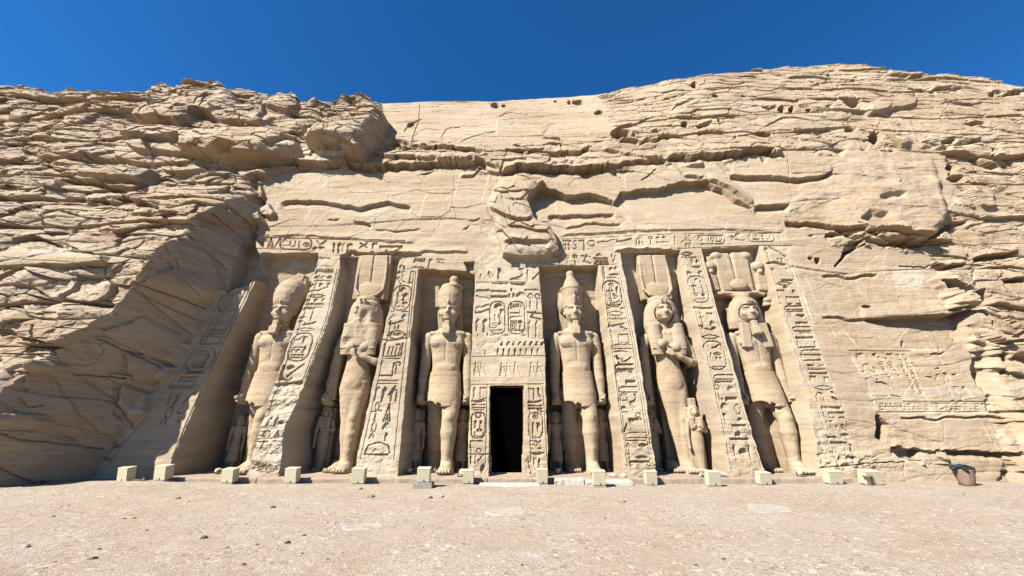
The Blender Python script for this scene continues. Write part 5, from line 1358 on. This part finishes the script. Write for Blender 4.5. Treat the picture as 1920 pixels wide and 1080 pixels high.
GRP = "kings"
statue("colossal_king", "king statue with a broken bulb-shaped crown, half hidden by the weathered pilaster", 506, 700, 1000,
       [("body", king_body(1, 1.16), 0, 0.016), ("kilt", kilt(1), 3, 0.016), ("beard", beard(1, 1.1), 5, 0.01), ("crown", crown_bulb(), 7, 0.025)], 17.8)
statue("colossal_queen", "queen statue with a smashed face and tall plumes, arm bent across the chest", 668, 700, 1100,
       [("body", queen_body(2, True), 0, 0.02), ("wig", wig(2, True), 3, 0.03), ("plumes", plume_slab(0.80), 5, 0.012)])
statue("colossal_king", "king statue with a knobbed round crown in the niche left of the doorway", 835, 700, 1200,
       [("body", king_body(3, 1.12), 0, 0.014), ("kilt", kilt(3), 3, 0.012), ("beard", beard(3), 5, 0.01), ("crown", crown_white(), 7, 0.016)])
statue("colossal_king", "king statue with a tall pointed double crown in the niche right of the doorway", 1082, 690, 1300,
       [("body", king_body(4), 0, 0.012), ("kilt", kilt(4), 3, 0.012), ("beard", beard(4), 5, 0.01), ("crown", crown_double(), 7, 0.012)])
statue("colossal_queen", "smooth-faced queen statue in a striped wig with plumes and disc, holding a flower", 1250, 640, 1400,
       [("body", queen_body(5), 0, 0.010), ("wig", wig(5), 3, 0.008), ("plumes", plume_slab(0.70), 5, 0.012), ("flower", flower(5), 6, 0.012)])
statue("colossal_king", "king statue in a headcloth under horns, disc and two plumes", 1424, 690, 1500,
       [("body", king_body(6, 1.14), 0, 0.012), ("kilt", kilt(6), 3, 0.012), ("beard", beard(6), 5, 0.01), ("headcloth", nemes(), 7, 0.008), ("crown", horns_plumes(), 8, 0.014)])

# --- the children standing beside the legs
def small_woman():
    V = Vol((-0.55, -0.5, -0.05), (0.55, 0.55, 2.75), 0.024)
    V.loft([(0.1, 0.03, 0, 0.13, 0.14), (0.5, 0.02, 0, 0.17, 0.15), (0.95, 0.0, 0, 0.23, 0.18), (1.2, 0, 0, 0.24, 0.18), (1.45, 0, 0, 0.185, 0.15), (1.7, 0, 0, 0.25, 0.17), (1.86, 0, 0, 0.22, 0.14)], 0.06)
    V.ell((0, -0.03, 2.15), (0.135, 0.17, 0.19), 0.05); V.cap((0, 0, 1.8), (0, 0, 2.05), 0.10, 0.10, 0.05)
    V.cap((0, -0.19, 2.2), (0, -0.22, 2.1), 0.015, 0.026, 0.015)
    for q in (-1, 1):
        V.ell((q * 0.055, -0.20, 2.19), (0.04, 0.03, 0.02), 0.02, True); V.ell((q * 0.10, -0.15, 1.65), (0.08, 0.07, 0.08), 0.04)
    V.chain([((-0.27, 0, 1.8), 0.085), ((-0.33, 0, 1.4), 0.07), ((-0.33, -0.02, 0.98), 0.05), ((-0.33, -0.02, 0.85), 0.06)], 0.03)
    V.chain([((0.27, 0, 1.8), 0.085), ((0.36, 0, 1.45), 0.07), ((0.05, -0.2, 1.5), 0.05)], 0.03)
    V.box((0.03, -0.12, 0.05), (0.17, 0.24, 0.07), 0.04, 0.05); V.box((0, 0.32, 1.15), (0.30, 0.22, 1.18), 0.04, 0.05)
    return V
def small_wig():
    V = Vol((-0.4, -0.4, 1.5), (0.4, 0.5, 2.8), 0.024)
    V.loft([(1.72, 0, 0.06, 0.27, 0.16), (2.1, 0, 0.05, 0.25, 0.19), (2.3, 0, 0.03, 0.19, 0.19), (2.37, 0, 0.03, 0.12, 0.12)], 0.04)
    for q in (-1, 1): V.box((q * 0.16, -0.14, 1.75), (0.08, 0.06, 0.22), 0.03, 0.04)
    V.ell((0, -0.14, 2.12), (0.14, 0.2, 0.18), 0.02, True)
    V.box((0, 0.05, 2.50), (0.13, 0.12, 0.17), 0.04, 0.04)
    return V
def small_man():
    V = Vol((-0.55, -0.5, -0.05), (0.55, 0.55, 2.5), 0.024)
    V.loft([(1.0, 0, 0, 0.21, 0.16), (1.4, 0, 0, 0.18, 0.14), (1.7, 0, 0, 0.25, 0.16), (1.86, 0, 0, 0.22, 0.13)], 0.06)
    V.ell((0, -0.03, 2.15), (0.14, 0.17, 0.19), 0.05); V.cap((0, 0, 1.8), (0, 0, 2.05), 0.10, 0.10, 0.05)
    V.cap((0, -0.19, 2.2), (0, -0.22, 2.1), 0.015, 0.026, 0.015)
    for q in (-1, 1):
        V.ell((q * 0.055, -0.20, 2.19), (0.04, 0.03, 0.02), 0.02, True)
        V.chain([((q * 0.28, 0, 1.8), 0.085), ((q * 0.33, 0, 1.4), 0.07), ((q * 0.33, -0.02, 0.98), 0.05), ((q * 0.33, -0.02, 0.85), 0.06)], 0.03)
        V.chain([((q * 0.11, -0.03 - 0.06 * q, 1.0), 0.13), ((q * 0.11, -0.03 - 0.10 * q, 0.55), 0.09), ((q * 0.11, -0.03 - 0.12 * q, 0.1), 0.065)], 0.03)
        V.box((q * 0.11, -0.12 - 0.12 * q, 0.05), (0.075, 0.17, 0.06), 0.04, 0.04)
    V.box((0, 0.32, 1.15), (0.30, 0.22, 1.18), 0.04, 0.05)
    return V
def small_kilt():
    V = Vol((-0.5, -0.5, 0.1), (0.5, 0.5, 1.4), 0.024)
    V.loft([(0.35, 0, -0.04, 0.27, 0.24), (0.8, 0, -0.02, 0.25, 0.20), (1.22, 0, 0, 0.205, 0.16)], 0.03)
    return V
def small_hair():
    V = Vol((-0.4, -0.4, 1.6), (0.4, 0.5, 2.6), 0.024)
    V.loft([(1.9, 0, 0.05, 0.19, 0.14), (2.15, 0, 0.04, 0.20, 0.19), (2.34, 0, 0.02, 0.15, 0.16), (2.39, 0, 0.02, 0.08, 0.08)], 0.04)
    V.ell((0, -0.14, 2.12), (0.145, 0.2, 0.18), 0.02, True)
    return V
pw = empty("small_princess")
add_part(pw, "body", small_woman(), 60, 0.006, 0.004); add_part(pw, "wig", small_wig(), 61, 0.006, 0.004)
pm = empty("small_prince")
add_part(pm, "body", small_man(), 62, 0.006, 0.004); add_part(pm, "kilt", small_kilt(), 63, 0.006, 0.004); add_part(pm, "hair", small_hair(), 64, 0.006, 0.004)
def dup(root):
    r = root.copy(); COL.objects.link(r)
    for ch in list(root.children):
        c = ch.copy(); COL.objects.link(c); c.parent = r
    return r
first = {pw: True, pm: True}
for src, px, Y, s, lab in ((pm, 436, 18.4, 0.95, "small prince figure in deep shade beside the king with the broken crown"),
                           (pw, 601, 18.4, 1.10, "small princess figure in shade at the smashed queen's hanging hand"),
                           (pm, 776, 18.35, 1.05, "small prince figure in shade left of the knob-crowned king's legs"),
                           (pm, 864, 18.3, 1.05, "small prince figure between the knob-crowned king's leg and the door panel"),
                           (pm, 1044, 18.4, 1.00, "small prince figure in dark shade left of the double-crowned king's legs"),
                           (pm, 1131, 18.35, 1.05, "small prince figure right of the double-crowned king's striding leg"),
                           (pw, 1313, 17.3, 1.08, "sunlit small princess figure to the right of the smooth-faced queen"),
                           (pw, 1228, 18.4, 1.05, "small princess figure in dark shade left of the smooth-faced queen"),
                           (pm, 1487, 18.4, 1.0, "small prince figure in dark shade right of the last king's striding leg")):
    o = src if first[src] else dup(src)
    first[src] = False
    c = on_y(px, 862, Y)
    o.location = (c[0], Y, 0.0)
    o.scale = (s, s, s)
    tag(o, lab, "statue", "small figures of the royal children")
# ------------------------------------------------------------------ door leaf and frame behind the opening
dl, dr, dt = on_y(917, 891, 17.15)[0], on_y(983, 891, 17.15)[0], 3.42
yl = on_y(948, 800, 17.0)[0]
x0d, x1d, y0d = -1.02, 0.55, 17.02
door = empty("temple_door", (0, y0d, 0))
tag(door, "closed black door in the shadow of the central doorway", "door")
MB().box((-0.235, 0.10, 1.70), (0.80, 0.04, 1.76), 0, 1.0, 0.01).build("leaf", M["door"], door)
f = MB()
f.box((-0.98, 0.0, 1.70), (0.05, 0.10, 1.76)); f.box((0.49, 0.0, 1.70), (0.06, 0.10, 1.76)); f.box((-0.235, 0.0, 3.36), (0.67, 0.10, 0.08))
f.build("door_frame", M["doorframe"], door)
h = MB()
ring_pts = [(0.17 + 0.06 * math.cos(a), 0.02, 1.28 + 0.06 * math.sin(a)) for a in np.linspace(0, 2 * math.pi, 16)]
h.tube(ring_pts, 0.012, 6); h.tube([(0.17, 0.06, 1.34), (0.17, 0.0, 1.34), (0.34, 0.0, 1.34)], 0.014, 6)
h.build("handle", M["door"], door, True)

# ------------------------------------------------------------------ ground: one sheet out to the horizon
gx = np.concatenate([-np.geomspace(2500, 24, 26), np.arange(-23.9, 23.95, 0.085), np.geomspace(24, 2500, 26)])
gy = np.concatenate([-np.geomspace(2500, 2, 26), np.arange(-1.9, 3.9, 0.25), np.arange(4.0, 20.0, 0.06), np.geomspace(20.1, 2500, 22)])
GX, GY = np.meshgrid(gx, gy, indexing='ij')
gxr, gyr = GX.ravel(), GY.ravel()
def ground_z(x, y):
    near = sst(40, 22, np.abs(x)) * sst(-8, 0, y) * sst(24, 20, y)
    z = GZ + near * (0.028 * fbm(x * 0.25, y * 0.3, 3, 801) + 0.020 * fbm(x * 1.1, y * 1.3, 4, 803) + 0.008 * fbm(x * 4, y * 4, 3, 805))
    z = z + 0.10 * sst(-9, -13, x) * sst(12.2, 14.2, y) * near + 0.03 * np.exp(-((y - 15.2) / 0.35) ** 2) * near * sst(2, -2, x)
    return z
gz = ground_z(gxr, gyr)
jj = np.arange(GX.size).reshape(GX.shape)
gq = np.stack([jj[:-1, :-1], jj[1:, :-1], jj[1:, 1:], jj[:-1, 1:]], -1).reshape(-1, 4)
gr = mesh_obj("ground", np.stack([gxr, gyr, gz], 1), gq, M["ground"], None, True)
tag(gr, "pale gravel and sand forecourt", None, None, "structure")
def gpt(u, v):
    p = on_ground(u, v)
    z = float(ground_z(np.array([p[0]]), np.array([p[1]]))[0])
    return Vector((p[0], p[1], z))

# ------------------------------------------------------------------ podium ledge along the foot of the front
def rough_slab(name, x0, x1, y0, y1, z0, z1, mat, seed, cell=0.06, amp=0.012, parent=None, xtop=0.0):
    """a stone slab: top and front faces with worn edges"""
    nx = max(3, int((x1 - x0) / cell))
    prof = [(y1, z1), (y0 + 0.5 * (y1 - y0), z1), (y0 + 0.05, z1), (y0 + 0.015, z1 - 0.015), (y0, z1 - 0.05), (y0, (z0 + z1) / 2), (y0, z0)]
    xs = np.linspace(x0, x1, nx)
    P, Fq = [], []
    m = len(prof)
    X = np.repeat(xs, m); Yp = np.tile([p[0] for p in prof], nx); Zp = np.tile([p[1] for p in prof], nx)
    w = n2(X * 2.5, Zp * 4 + Yp * 3, seed) + 0.6 * n2(X * 8, Zp * 9 + Yp * 8, seed + 1)
    edge = np.tile([0, 0.5, 1, 1, 1, .6, 0], nx)
    V_ = np.stack([X, Yp + amp * w * edge, Zp - amp * np.abs(w) * edge], 1)
    faces = [(i * m + k, i * m + k + 1, (i + 1) * m + k + 1, (i + 1) * m + k) for i in range(nx - 1) for k in range(m - 1)]
    b = MB().add(V_, faces)
    for i in (0, nx - 1):
        b.f.append(tuple(i * m + k for k in (range(m) if i else range(m - 1, -1, -1))))
    b.f.append((0, (nx - 1) * m, (nx - 1) * m + m - 1, m - 1))
    return b.build(name, mat, parent)
xl = on_y(300, 893, 15.9)[0]; xr = on_y(1597, 893, 15.9)[0]
pod = empty("podium", (0, 15.8, 0))
tag(pod, "low stone ledge running along the foot of the temple front", "ledge")
cutx = [xl, xl + 3.6, -8.2, -3.4, -0.9, 0.75, 1.5, 5.8, 10.4, xr]
cutx = sorted(cutx)
for k in range(len(cutx) - 1):
    o = rough_slab("ledge_block", cutx[k] + 0.004, cutx[k + 1] - 0.004, 15.78 + 0.02 * ((k * 7) % 3), 18.8, GZ - 0.15, -0.004 - 0.004 * (k % 2), M["podium"], 60 + k, 0.07, 0.016)
    o.parent = pod; o.location = (0, -15.8, 0)

def slab_thing(label, u0, u1, v0, v1, z1, mat, seed, ydepth=0.5, amp=0.02, cat="stone slab", grp=None):
    a, b = on_ground(u0, v1), on_ground(u1, v1)
    y0 = a[1]
    o = rough_slab("stone_slab", a[0], b[0], y0, y0 + ydepth, GZ - 0.1, z1, mat, seed, 0.04, amp)
    tag(o, label, cat, grp)
    return o
slab_thing("upper pale door step below the doorway", 893, 1004, 899, 903.5, GZ + 0.13, M["podium"], 91, 0.8, 0.012, "step")
slab_thing("lower broken pale step slab on the sand in front of the doorway", 898, 1012, 905, 912, GZ + 0.055, M["slab"], 92, 0.55, 0.03, "step")
slab_thing("white rough limestone slab lying left of the double-crowned king's foot", 1040, 1095, 894, 908.5, GZ + 0.19, M["slab"], 93, 0.5, 0.04)
slab_thing("long flat pale slab under the double-crowned king's front foot", 1099, 1187, 899, 910, GZ + 0.14, M["slab"], 94, 0.55, 0.02)

# ------------------------------------------------------------------ floodlight boxes
def floodlight(u0, u1, v0, v1, label, base_h=0.05, base_w=0.08, rz=0.0, tilt=0.0):
    c = gpt((u0 + u1) / 2, v1)
    dep = (c.y * CT + (c.z - EYE) * ST)
    w = 0.95 * (u1 - u0) * dep / FPX
    h = (v1 - v0) * dep / FPX * 0.95
    d = w * 0.62
    c.y = min(c.y, 15.72 - d)
    t = empty("floodlight", (c.x, c.y + d / 2, c.z), rz)
    tag(t, label, "floodlight", "cream floodlight boxes along the temple front")
    bh = base_h
    MB().box((0, 0, bh / 2 - 0.03), (w / 2 + base_w, d / 2 + base_w, bh / 2 + 0.03), 0, 0.97, 0.008).build("concrete_base", M["concrete"], t)
    hz = h - bh
    b = MB()
    b.box((0, 0, bh + hz / 2 - 0.008), (w / 2, d / 2, hz / 2 - 0.008), 0, 1.0, 0.012)
    o = b.build("housing", M["cream"], t)
    MB().box((0, 0.005, h - 0.008), (w / 2 + 0.010, d / 2 + 0.008, 0.012), 0, 1.0, 0.004).build("lid", M["cream"], t)
    MB().box((0, d / 2 + 0.004, bh + hz * 0.52), (w / 2 - 0.05, 0.006, hz / 2 - 0.08), 0, 1.0).build("glass", M["glass"], t)
    k = MB(); k.box((0.02, -d / 2 - 0.006, bh + 0.06), (0.014, 0.008, 0.02)); k.tube([(0.02, -d / 2 - 0.01, bh + 0.05), (0.03, -d / 2 - 0.02, bh + 0.01), (0.05, -d / 2 - 0.03, 0.015)], 0.007, 6)
    k.build("latch", M["metal"], t)
    for ch in t.children:
        if not ch.name.startswith("concrete_base"):
            ch.rotation_euler = (R(9), 0, 0)
            ch.location = (0, 0.02, 0.035)
    return t
FL = [(235, 260, 882, 906, "cream floodlight box in the shade at the far left end of the row", 0.0, 0.0, -0.25),
      (297, 324, 879, 907, "bright cream floodlight box on a thin pad in front of the shaded pilaster", 0.05, 0.07, -0.2),
      (453, 477, 877, 901, "cream floodlight box in front of the king with the broken crown", 0.02, 0.0, -0.15),
      (539, 563, 879, 907, "cream floodlight box on a pad before the weathered pilaster's right edge", 0.04, 0.05, -0.1),
      (674, 698, 876, 903, "cream floodlight box at the foot of the pilaster with ankh and loop signs", 0.02, 0.04, 0.0),
      (780, 805, 880, 915, "cream floodlight box on a thick concrete block before the knob-crowned king", 0.17, 0.11, 0.0),
      (867, 888, 884, 909, "cream floodlight box just left of the door steps", 0.02, 0.02, 0.0),
      (1006, 1027, 882, 908, "cream floodlight box just right of the door steps", 0.02, 0.02, 0.0),
      (1113, 1137, 885, 914, "cream floodlight box on a grey pad before the long flat slab", 0.05, 0.02, 0.0),
      (1207, 1229, 883, 907, "cream floodlight box at the foot of the pilaster left of the smooth-faced queen", 0.0, 0.0, 0.03),
      (1329, 1354, 886, 912, "cream floodlight box in front of the sunlit princess and pale rubble", 0.01, 0.0, 0.04),
      (1416, 1440, 886, 907, "cream floodlight box left of the last king's striding foot", 0.0, 0.0, 0.06),
      (1554, 1582, 886, 909, "cream floodlight box alone at the right end of the ledge", 0.0, 0.0, 0.06),
      (1621, 1652, 885, 909, "cream floodlight box standing behind the small clay pot", 0.0, 0.0, 0.06)]
for u0, u1, v0, v1, lab, bh, bw, rz in FL:
    floodlight(u0, u1, v0, v1, lab, bh, bw, rz)

# small spotlights standing on the ledge at the statues' feet
def spotlight(u, v, Y, s, rz, label):
    p = on_y(u, v, Y)
    t = empty("spotlight", (p[0], Y, 0.0), rz)
    tag(t, label, "spotlight", "small round spotlights on the ledge")
    b = MB(); b.tube([(0, 0.13 * s, 0.16 * s), (0, 0.08 * s, 0.16 * s), (0, -0.06 * s, 0.16 * s), (0, -0.13 * s, 0.16 * s)], [0.07 * s, 0.11 * s, 0.135 * s, 0.125 * s], 16)
    b.build("lamp_body", M["cream"], t, False)
    MB().tube([(0, -0.132 * s, 0.16 * s), (0, -0.14 * s, 0.16 * s)], [0.105 * s, 0.10 * s], 16).build("glass", M["glass"], t)
    k = MB(); k.box((-0.15 * s, 0, 0.09 * s), (0.012 * s, 0.03 * s, 0.09 * s)); k.box((0.15 * s, 0, 0.09 * s), (0.012 * s, 0.03 * s, 0.09 * s)); k.box((0, 0, 0.008), (0.16 * s, 0.05 * s, 0.008))
    k.build("bracket", M["metal"], t)
spotlight(866, 888, 16.05, 0.92, 3.10, "white round spotlight beside the knob-crowned king's front foot")
spotlight(1501, 888, 16.15, 0.84, 2.20, "white round spotlight beside the last king's striding foot")
spotlight(767, 885, 17.0, 0.72, 2.80, "round spotlight in the dark niche of the knob-crowned king")
spotlight(1046, 885, 16.9, 0.72, 2.60, "round spotlight in the dark niche of the double-crowned king")
spotlight(408, 884, 17.0, 0.72, 2.80, "round spotlight in the shade of the first king's niche")

# ------------------------------------------------------------------ pots
p = gpt(1815, 910)
pot = empty("terracotta_pot", p)
pot.scale = (0.70, 0.64, 0.84)
tag(pot, "big terracotta pot tapering to its foot, standing against the rock at the right", "pot")
prof = [(0.0, 0.0), (0.26, 0.0), (0.275, 0.02), (0.33, 0.16), (0.385, 0.34), (0.415, 0.50), (0.425, 0.56), (0.435, 0.575), (0.44, 0.62), (0.425, 0.64), (0.40, 0.63), (0.385, 0.56), (0.30, 0.2), (0.0, 0.12)]
MB().lathe((0, 0, 0), prof, 40).build("pot_body", M["terracotta"], pot, True)
V = Vol((-0.75, -0.65, -0.1), (0.7, 0.65, 0.45), 0.014)
V.loft([(0.02, 0, 0, 0.47, 0.47), (0.07, 0, 0, 0.45, 0.45)], 0.03)
V.chain([((-0.50, -0.10, 0.10), 0.10), ((-0.30, -0.22, 0.15), 0.13), ((-0.05, -0.25, 0.14), 0.10), ((0.25, -0.20, 0.08), 0.07), ((0.44, -0.10, 0.02), 0.07), ((0.49, 0.0, -0.04), 0.06)], 0.06)
V.ell((-0.55, -0.12, 0.03), (0.12, 0.12, 0.12), 0.05)
V.chain([((-0.3, 0.2, 0.10), 0.12), ((0.1, 0.25, 0.12), 0.10), ((0.4, 0.15, 0.05), 0.08)], 0.06)
v_, f_ = V.mesh(0.03, 71, 0.0)
cl = mesh_obj("black_cloth", v_, f_, M["cloth"], None, True)
cl.location = (p.x, p.y, p.z + 0.53)
cl.scale = (0.71, 0.62, 0.62)
V2 = Vol((-0.7, -0.7, -0.5), (0.7, 0.7, 0.25), 0.014)
V2.chain([((0.44, -0.14, 0.06), 0.06), ((0.475, -0.10, -0.10), 0.055), ((0.45, -0.10, -0.24), 0.03)], 0.03)
v_, f_ = V2.mesh(0.012, 72, 0.0)
mesh_obj("hanging_end", v_, f_, M["cloth"], cl, True)
V2 = Vol((-0.7, -0.7, -0.5), (0.7, 0.7, 0.25), 0.014)
V2.chain([((-0.28, -0.36, 0.06), 0.08), ((-0.19, -0.435, -0.06), 0.06), ((-0.13, -0.44, -0.20), 0.02)], 0.03)
v_, f_ = V2.mesh(0.012, 73, 0.0)
o = mesh_obj("hanging_end", v_, f_, M["cloth"], cl, True)
tag(cl, "crumpled black cloth draped over the rim of the big terracotta pot", "cloth")
p = gpt(1631, 909.5)
sp = empty("clay_pot", (p.x, p.y, p.z))
sp.scale = (0.74, 0.74, 1.05)
tag(sp, "small empty brown clay flowerpot in front of the floodlight box at the right", "pot")
MB().lathe((0, 0, 0), [(0, 0), (0.11, 0), (0.115, 0.01), (0.165, 0.25), (0.18, 0.255), (0.188, 0.31), (0.175, 0.318), (0.16, 0.31), (0.15, 0.24), (0.105, 0.05), (0, 0.045)], 32).build("pot_body", M["clay"], sp, True)
MB().lathe((0, 0, 0), [(0, 0.235), (0.148, 0.235), (0.149, 0.225), (0, 0.22)], 24).build("soil", M["stone_dark"], sp, False)

# ------------------------------------------------------------------ loose stones
def rock_mesh(name, seed, mat, squash=0.55, cuts=9):
    rg = random.Random(seed)
    import bmesh
    bm = bmesh.new()
    bmesh.ops.create_icosphere(bm, subdivisions=3, radius=1.0)
    P = np.array([v.co[:] for v in bm.verts])
    for _ in range(cuts):
        n = np.array([rg.gauss(0, 1), rg.gauss(0, 1), rg.gauss(0, 1)]); n /= np.linalg.norm(n)
        d = P @ n - rg.uniform(0.55, 0.85)
        P = P - np.clip(d, 0, None)[:, None] * n
    P = P * (1 + 0.06 * n3(P * 4, seed)[:, None]) * np.array([1.0, rg.uniform(0.6, 0.9), squash])
    for v, c in zip(bm.verts, P): v.co = c
    me = bpy.data.meshes.new(name)
    bm.to_mesh(me); bm.free()
    me.materials.append(mat)
    return me
RM = {k: [rock_mesh("stone_" + k, s, M["stone_" + k], q) for s, q in ((sd, 0.5), (sd + 1, 0.65), (sd + 2, 0.35))] for k, sd in (("pale", 10), ("dark", 20), ("tan", 30))}
def stone(kind, u, v, wpx, label=None, group=None, var=0, rz=0.0, sink=0.35):
    c = gpt(u, v)
    dep = c.y * CT + (c.z - EYE) * ST
    r = wpx / 2 * dep / FPX
    me = RM[kind][var % 3]
    o = bpy.data.objects.new("loose_stone", me)
    COL.objects.link(o)
    o.location = (c.x, c.y, c.z + r * 0.5 * (0.5 - sink))
    o.rotation_euler = (0, 0, rz)
    o.scale = (r, r, r)
    tag(o, label, "stone", group)
    return o
rs = random.Random(3)
for kind, u, v, w, lab in (("dark", 381, 1009, 17, "dark brown stone, the largest dark one on the open gravel at the lower left"),
                           ("dark", 540, 1019, 15, "dark stone on the gravel below the fourth floodlight box"),
                           ("tan", 172, 1047, 18, "tan flat stone at the lower left of the gravel"),
                           ("pale", 46, 1026, 18, "white flat stone near the left edge of the gravel"),
                           ("pale", 423, 1030, 14, "white chip of stone between the two dark stones"),
                           ("tan", 693, 931, 22, "grey tan stone on the sand in front of the ankh pilaster's floodlight"),
                           ("pale", 675, 917, 14, "pale stone behind the grey tan stone"),
                           ("tan", 803, 933, 22, "flat tan stone on the sand below the floodlight on the concrete block"),
                           ("pale", 828, 931, 14, "pale stone right beside the flat tan stone"),
                           ("dark", 1134, 971, 7, "small black stone on the open gravel right of the pale bedrock patch"),
                           ("tan", 1168, 941, 14, "brown stone in front of the pad-mounted floodlight right of the door"),
                           ("tan", 332, 935, 17, "tan double stone on the sand left of centre below the shaded floodlights"),
                           ("dark", 513, 951, 12, "dark flat stone in the sand under the weathered pilaster"),
                           ("tan", 1193, 896, 0.1, None)):
    if lab: stone(kind, u, v, w, lab, None, int(u) % 3, u * 0.7)
for k in range(150):
    u, v = rs.uniform(20, 1880), 925 + 150 * rs.random() ** 1.6
    kind = rs.choice(["tan", "tan", "tan", "pale", "pale", "dark"])
    w = rs.uniform(2.5, 8) * (0.7 + (v - 920) / 200)
    names_ = dict(tan="small tan stone scattered on the gravel forecourt", pale="small whitish stone scattered on the gravel forecourt", dark="small dark stone scattered on the gravel forecourt")
    stone(kind, u, v, w, names_[kind], dict(tan="small tan stones", pale="small whitish stones", dark="small dark stones")[kind], k, k * 1.3)
for k in range(26):       # dark broken stones heaped at the foot of the left cliff
    u, v = 28 + 62 * rs.random(), 905 + 9 * rs.random()
    stone("tan" if k % 2 else "dark", u, v, rs.uniform(7, 14), "small broken %s stone in the heap at the foot of the left cliff" % ("tan" if k % 2 else "dark"), "heap of %s stones at the left" % ("tan" if k % 2 else "dark"), k, k * 0.9, 0.1)
for k in range(14):      # pale rubble left of the sunlit princess' floodlight
    p = on_y(1300 + 60 * rs.random(), 884, 15.98 + 0.12 * rs.random())
    o = bpy.data.objects.new("loose_stone", RM["pale"][k % 3]); COL.objects.link(o)
    r = rs.uniform(0.07, 0.15)
    o.location = (p[0], p[1], 0.03 + 0.10 * rs.random()); o.scale = (r, r, r); o.rotation_euler = (rs.random(), rs.random(), rs.random() * 6)
    tag(o, "pale lump of rubble on the ledge below the sunlit princess", "stone", "pale rubble below the princess")
for k, (u, x1) in enumerate(((1150, 0.2), (1168, 0.16), (1200, 0.12))):
    p = on_y(u, 888, 15.95)
    o = bpy.data.objects.new("loose_stone", RM["pale" if k < 2 else "tan"][k]); COL.objects.link(o)
    o.location = (p[0], 15.95, 0.04); o.scale = (x1, x1, x1 * 0.9)
    tag(o, ("pale block of stone on the ledge beside the double-crowned king's foot", "pale stone at the foot of the pilaster right of the double-crowned king", "tan stone on the ledge left of the floodlight before the smooth-faced queen")[k], "stone")

# bare bedrock patches flush with the gravel
def bedrock(u0, u1, v0, v1, seed, label, hz=0.022):
    a, b = on_ground(u0, (v0 + v1) / 2), on_ground(u1, (v0 + v1) / 2)
    f_, n_ = on_ground((u0 + u1) / 2, v1), on_ground((u0 + u1) / 2, v0)
    cx, cy = (a[0] + b[0]) / 2, (f_[1] + n_[1]) / 2
    rx, ry = (b[0] - a[0]) / 2, (n_[1] - f_[1]) / 2
    t = np.linspace(-1.1, 1.1, 60)
    TX, TY = np.meshgrid(t, t, indexing='ij')
    x, y = (cx + TX * rx).ravel(), (cy + TY * ry).ravel()
    q = np.hypot(TX, TY).ravel() + 0.8 * fbm(x * 2.2, y * 2.2, 4, seed)
    z = ground_z(x, y) + hz * (sst(1.0, 0.7, q) * 1.5 - 0.6) + 0.012 * fbm(x * 6, y * 6, 3, seed + 3) * (q < 1)
    j = np.arange(3600).reshape(60, 60)
    qd = np.stack([j[:-1, :-1], j[1:, :-1], j[1:, 1:], j[:-1, 1:]], -1).reshape(-1, 4)
    o = mesh_obj("bedrock_patch", np.stack([x, y, z], 1), qd, M["bedrock"], None, True)
    tag(o, label, "bedrock")
bedrock(915, 1008, 951, 967, 301, "pale grey bedrock patch showing through the gravel below the doorway")
bedrock(640, 735, 978, 994, 302, "pale bedrock patch showing through the gravel left of centre")
bedrock(1385, 1500, 946, 964, 303, "whitish worn bedrock streak in the gravel right of centre", 0.018)

# fine gravel
rg = np.random.default_rng(4)
N = 22000
gxx = rg.uniform(-15, 15, N); gyy = 6.3 + 9.0 * rg.random(N) ** 1.7
keep = np.abs(gxx) < gyy * 1.45
gxx, gyy = gxx[keep], gyy[keep]
N = len(gxx)
rad = 0.007 + 0.014 * rg.random(N) ** 3 + 0.016 * (rg.random(N) > 0.985) * rg.random(N)
base = np.array([(1, 0, 0), (0.3, 0.9, 0), (-0.8, 0.6, 0), (-0.9, -0.4, 0), (0.1, -1, 0), (0.1, 0.05, 0.6)])
an = rg.uniform(0, 6.28, N)
c_, s_ = np.cos(an), np.sin(an)
bx = base[None, :, 0] * c_[:, None] - base[None, :, 1] * s_[:, None]
by = base[None, :, 0] * s_[:, None] + base[None, :, 1] * c_[:, None]
zz_ = ground_z(gxx, gyy)
pv = np.stack([gxx[:, None] + bx * rad[:, None], gyy[:, None] + by * rad[:, None], zz_[:, None] + (base[None, :, 2] - 0.15) * rad[:, None] * rg.uniform(0.7, 1.3, N)[:, None]], -1)
tri = np.array([(0, 1, 5), (1, 2, 5), (2, 3, 5), (3, 4, 5), (4, 0, 5)])
ft = (np.arange(N)[:, None, None] * 6 + tri[None]).reshape(-1, 3)
kindv = rg.random(N)
def gravel_mat():
    m, t, b = new_mat("gravel_chips")
    b.inputs["Roughness"].default_value = 0.95
    b.inputs["Specular IOR Level"].default_value = 0.1
    at = nod(t, "ShaderNodeAttribute", attribute_name="shade")
    c = ramp(t, at.outputs["Fac"], [(0.0, (0.09, 0.07, 0.055)), (0.4, (0.22, 0.18, 0.14)), (1.0, (0.40, 0.36, 0.31))])
    t.links.new(c, b.inputs["Base Color"])
    return m
gv = mesh_obj("gravel", pv.reshape(-1, 3), ft, gravel_mat(), None, False, dict(shade=np.repeat(kindv, 6)))
tag(gv, "loose gravel chips strewn over the forecourt", None, None, "stuff")
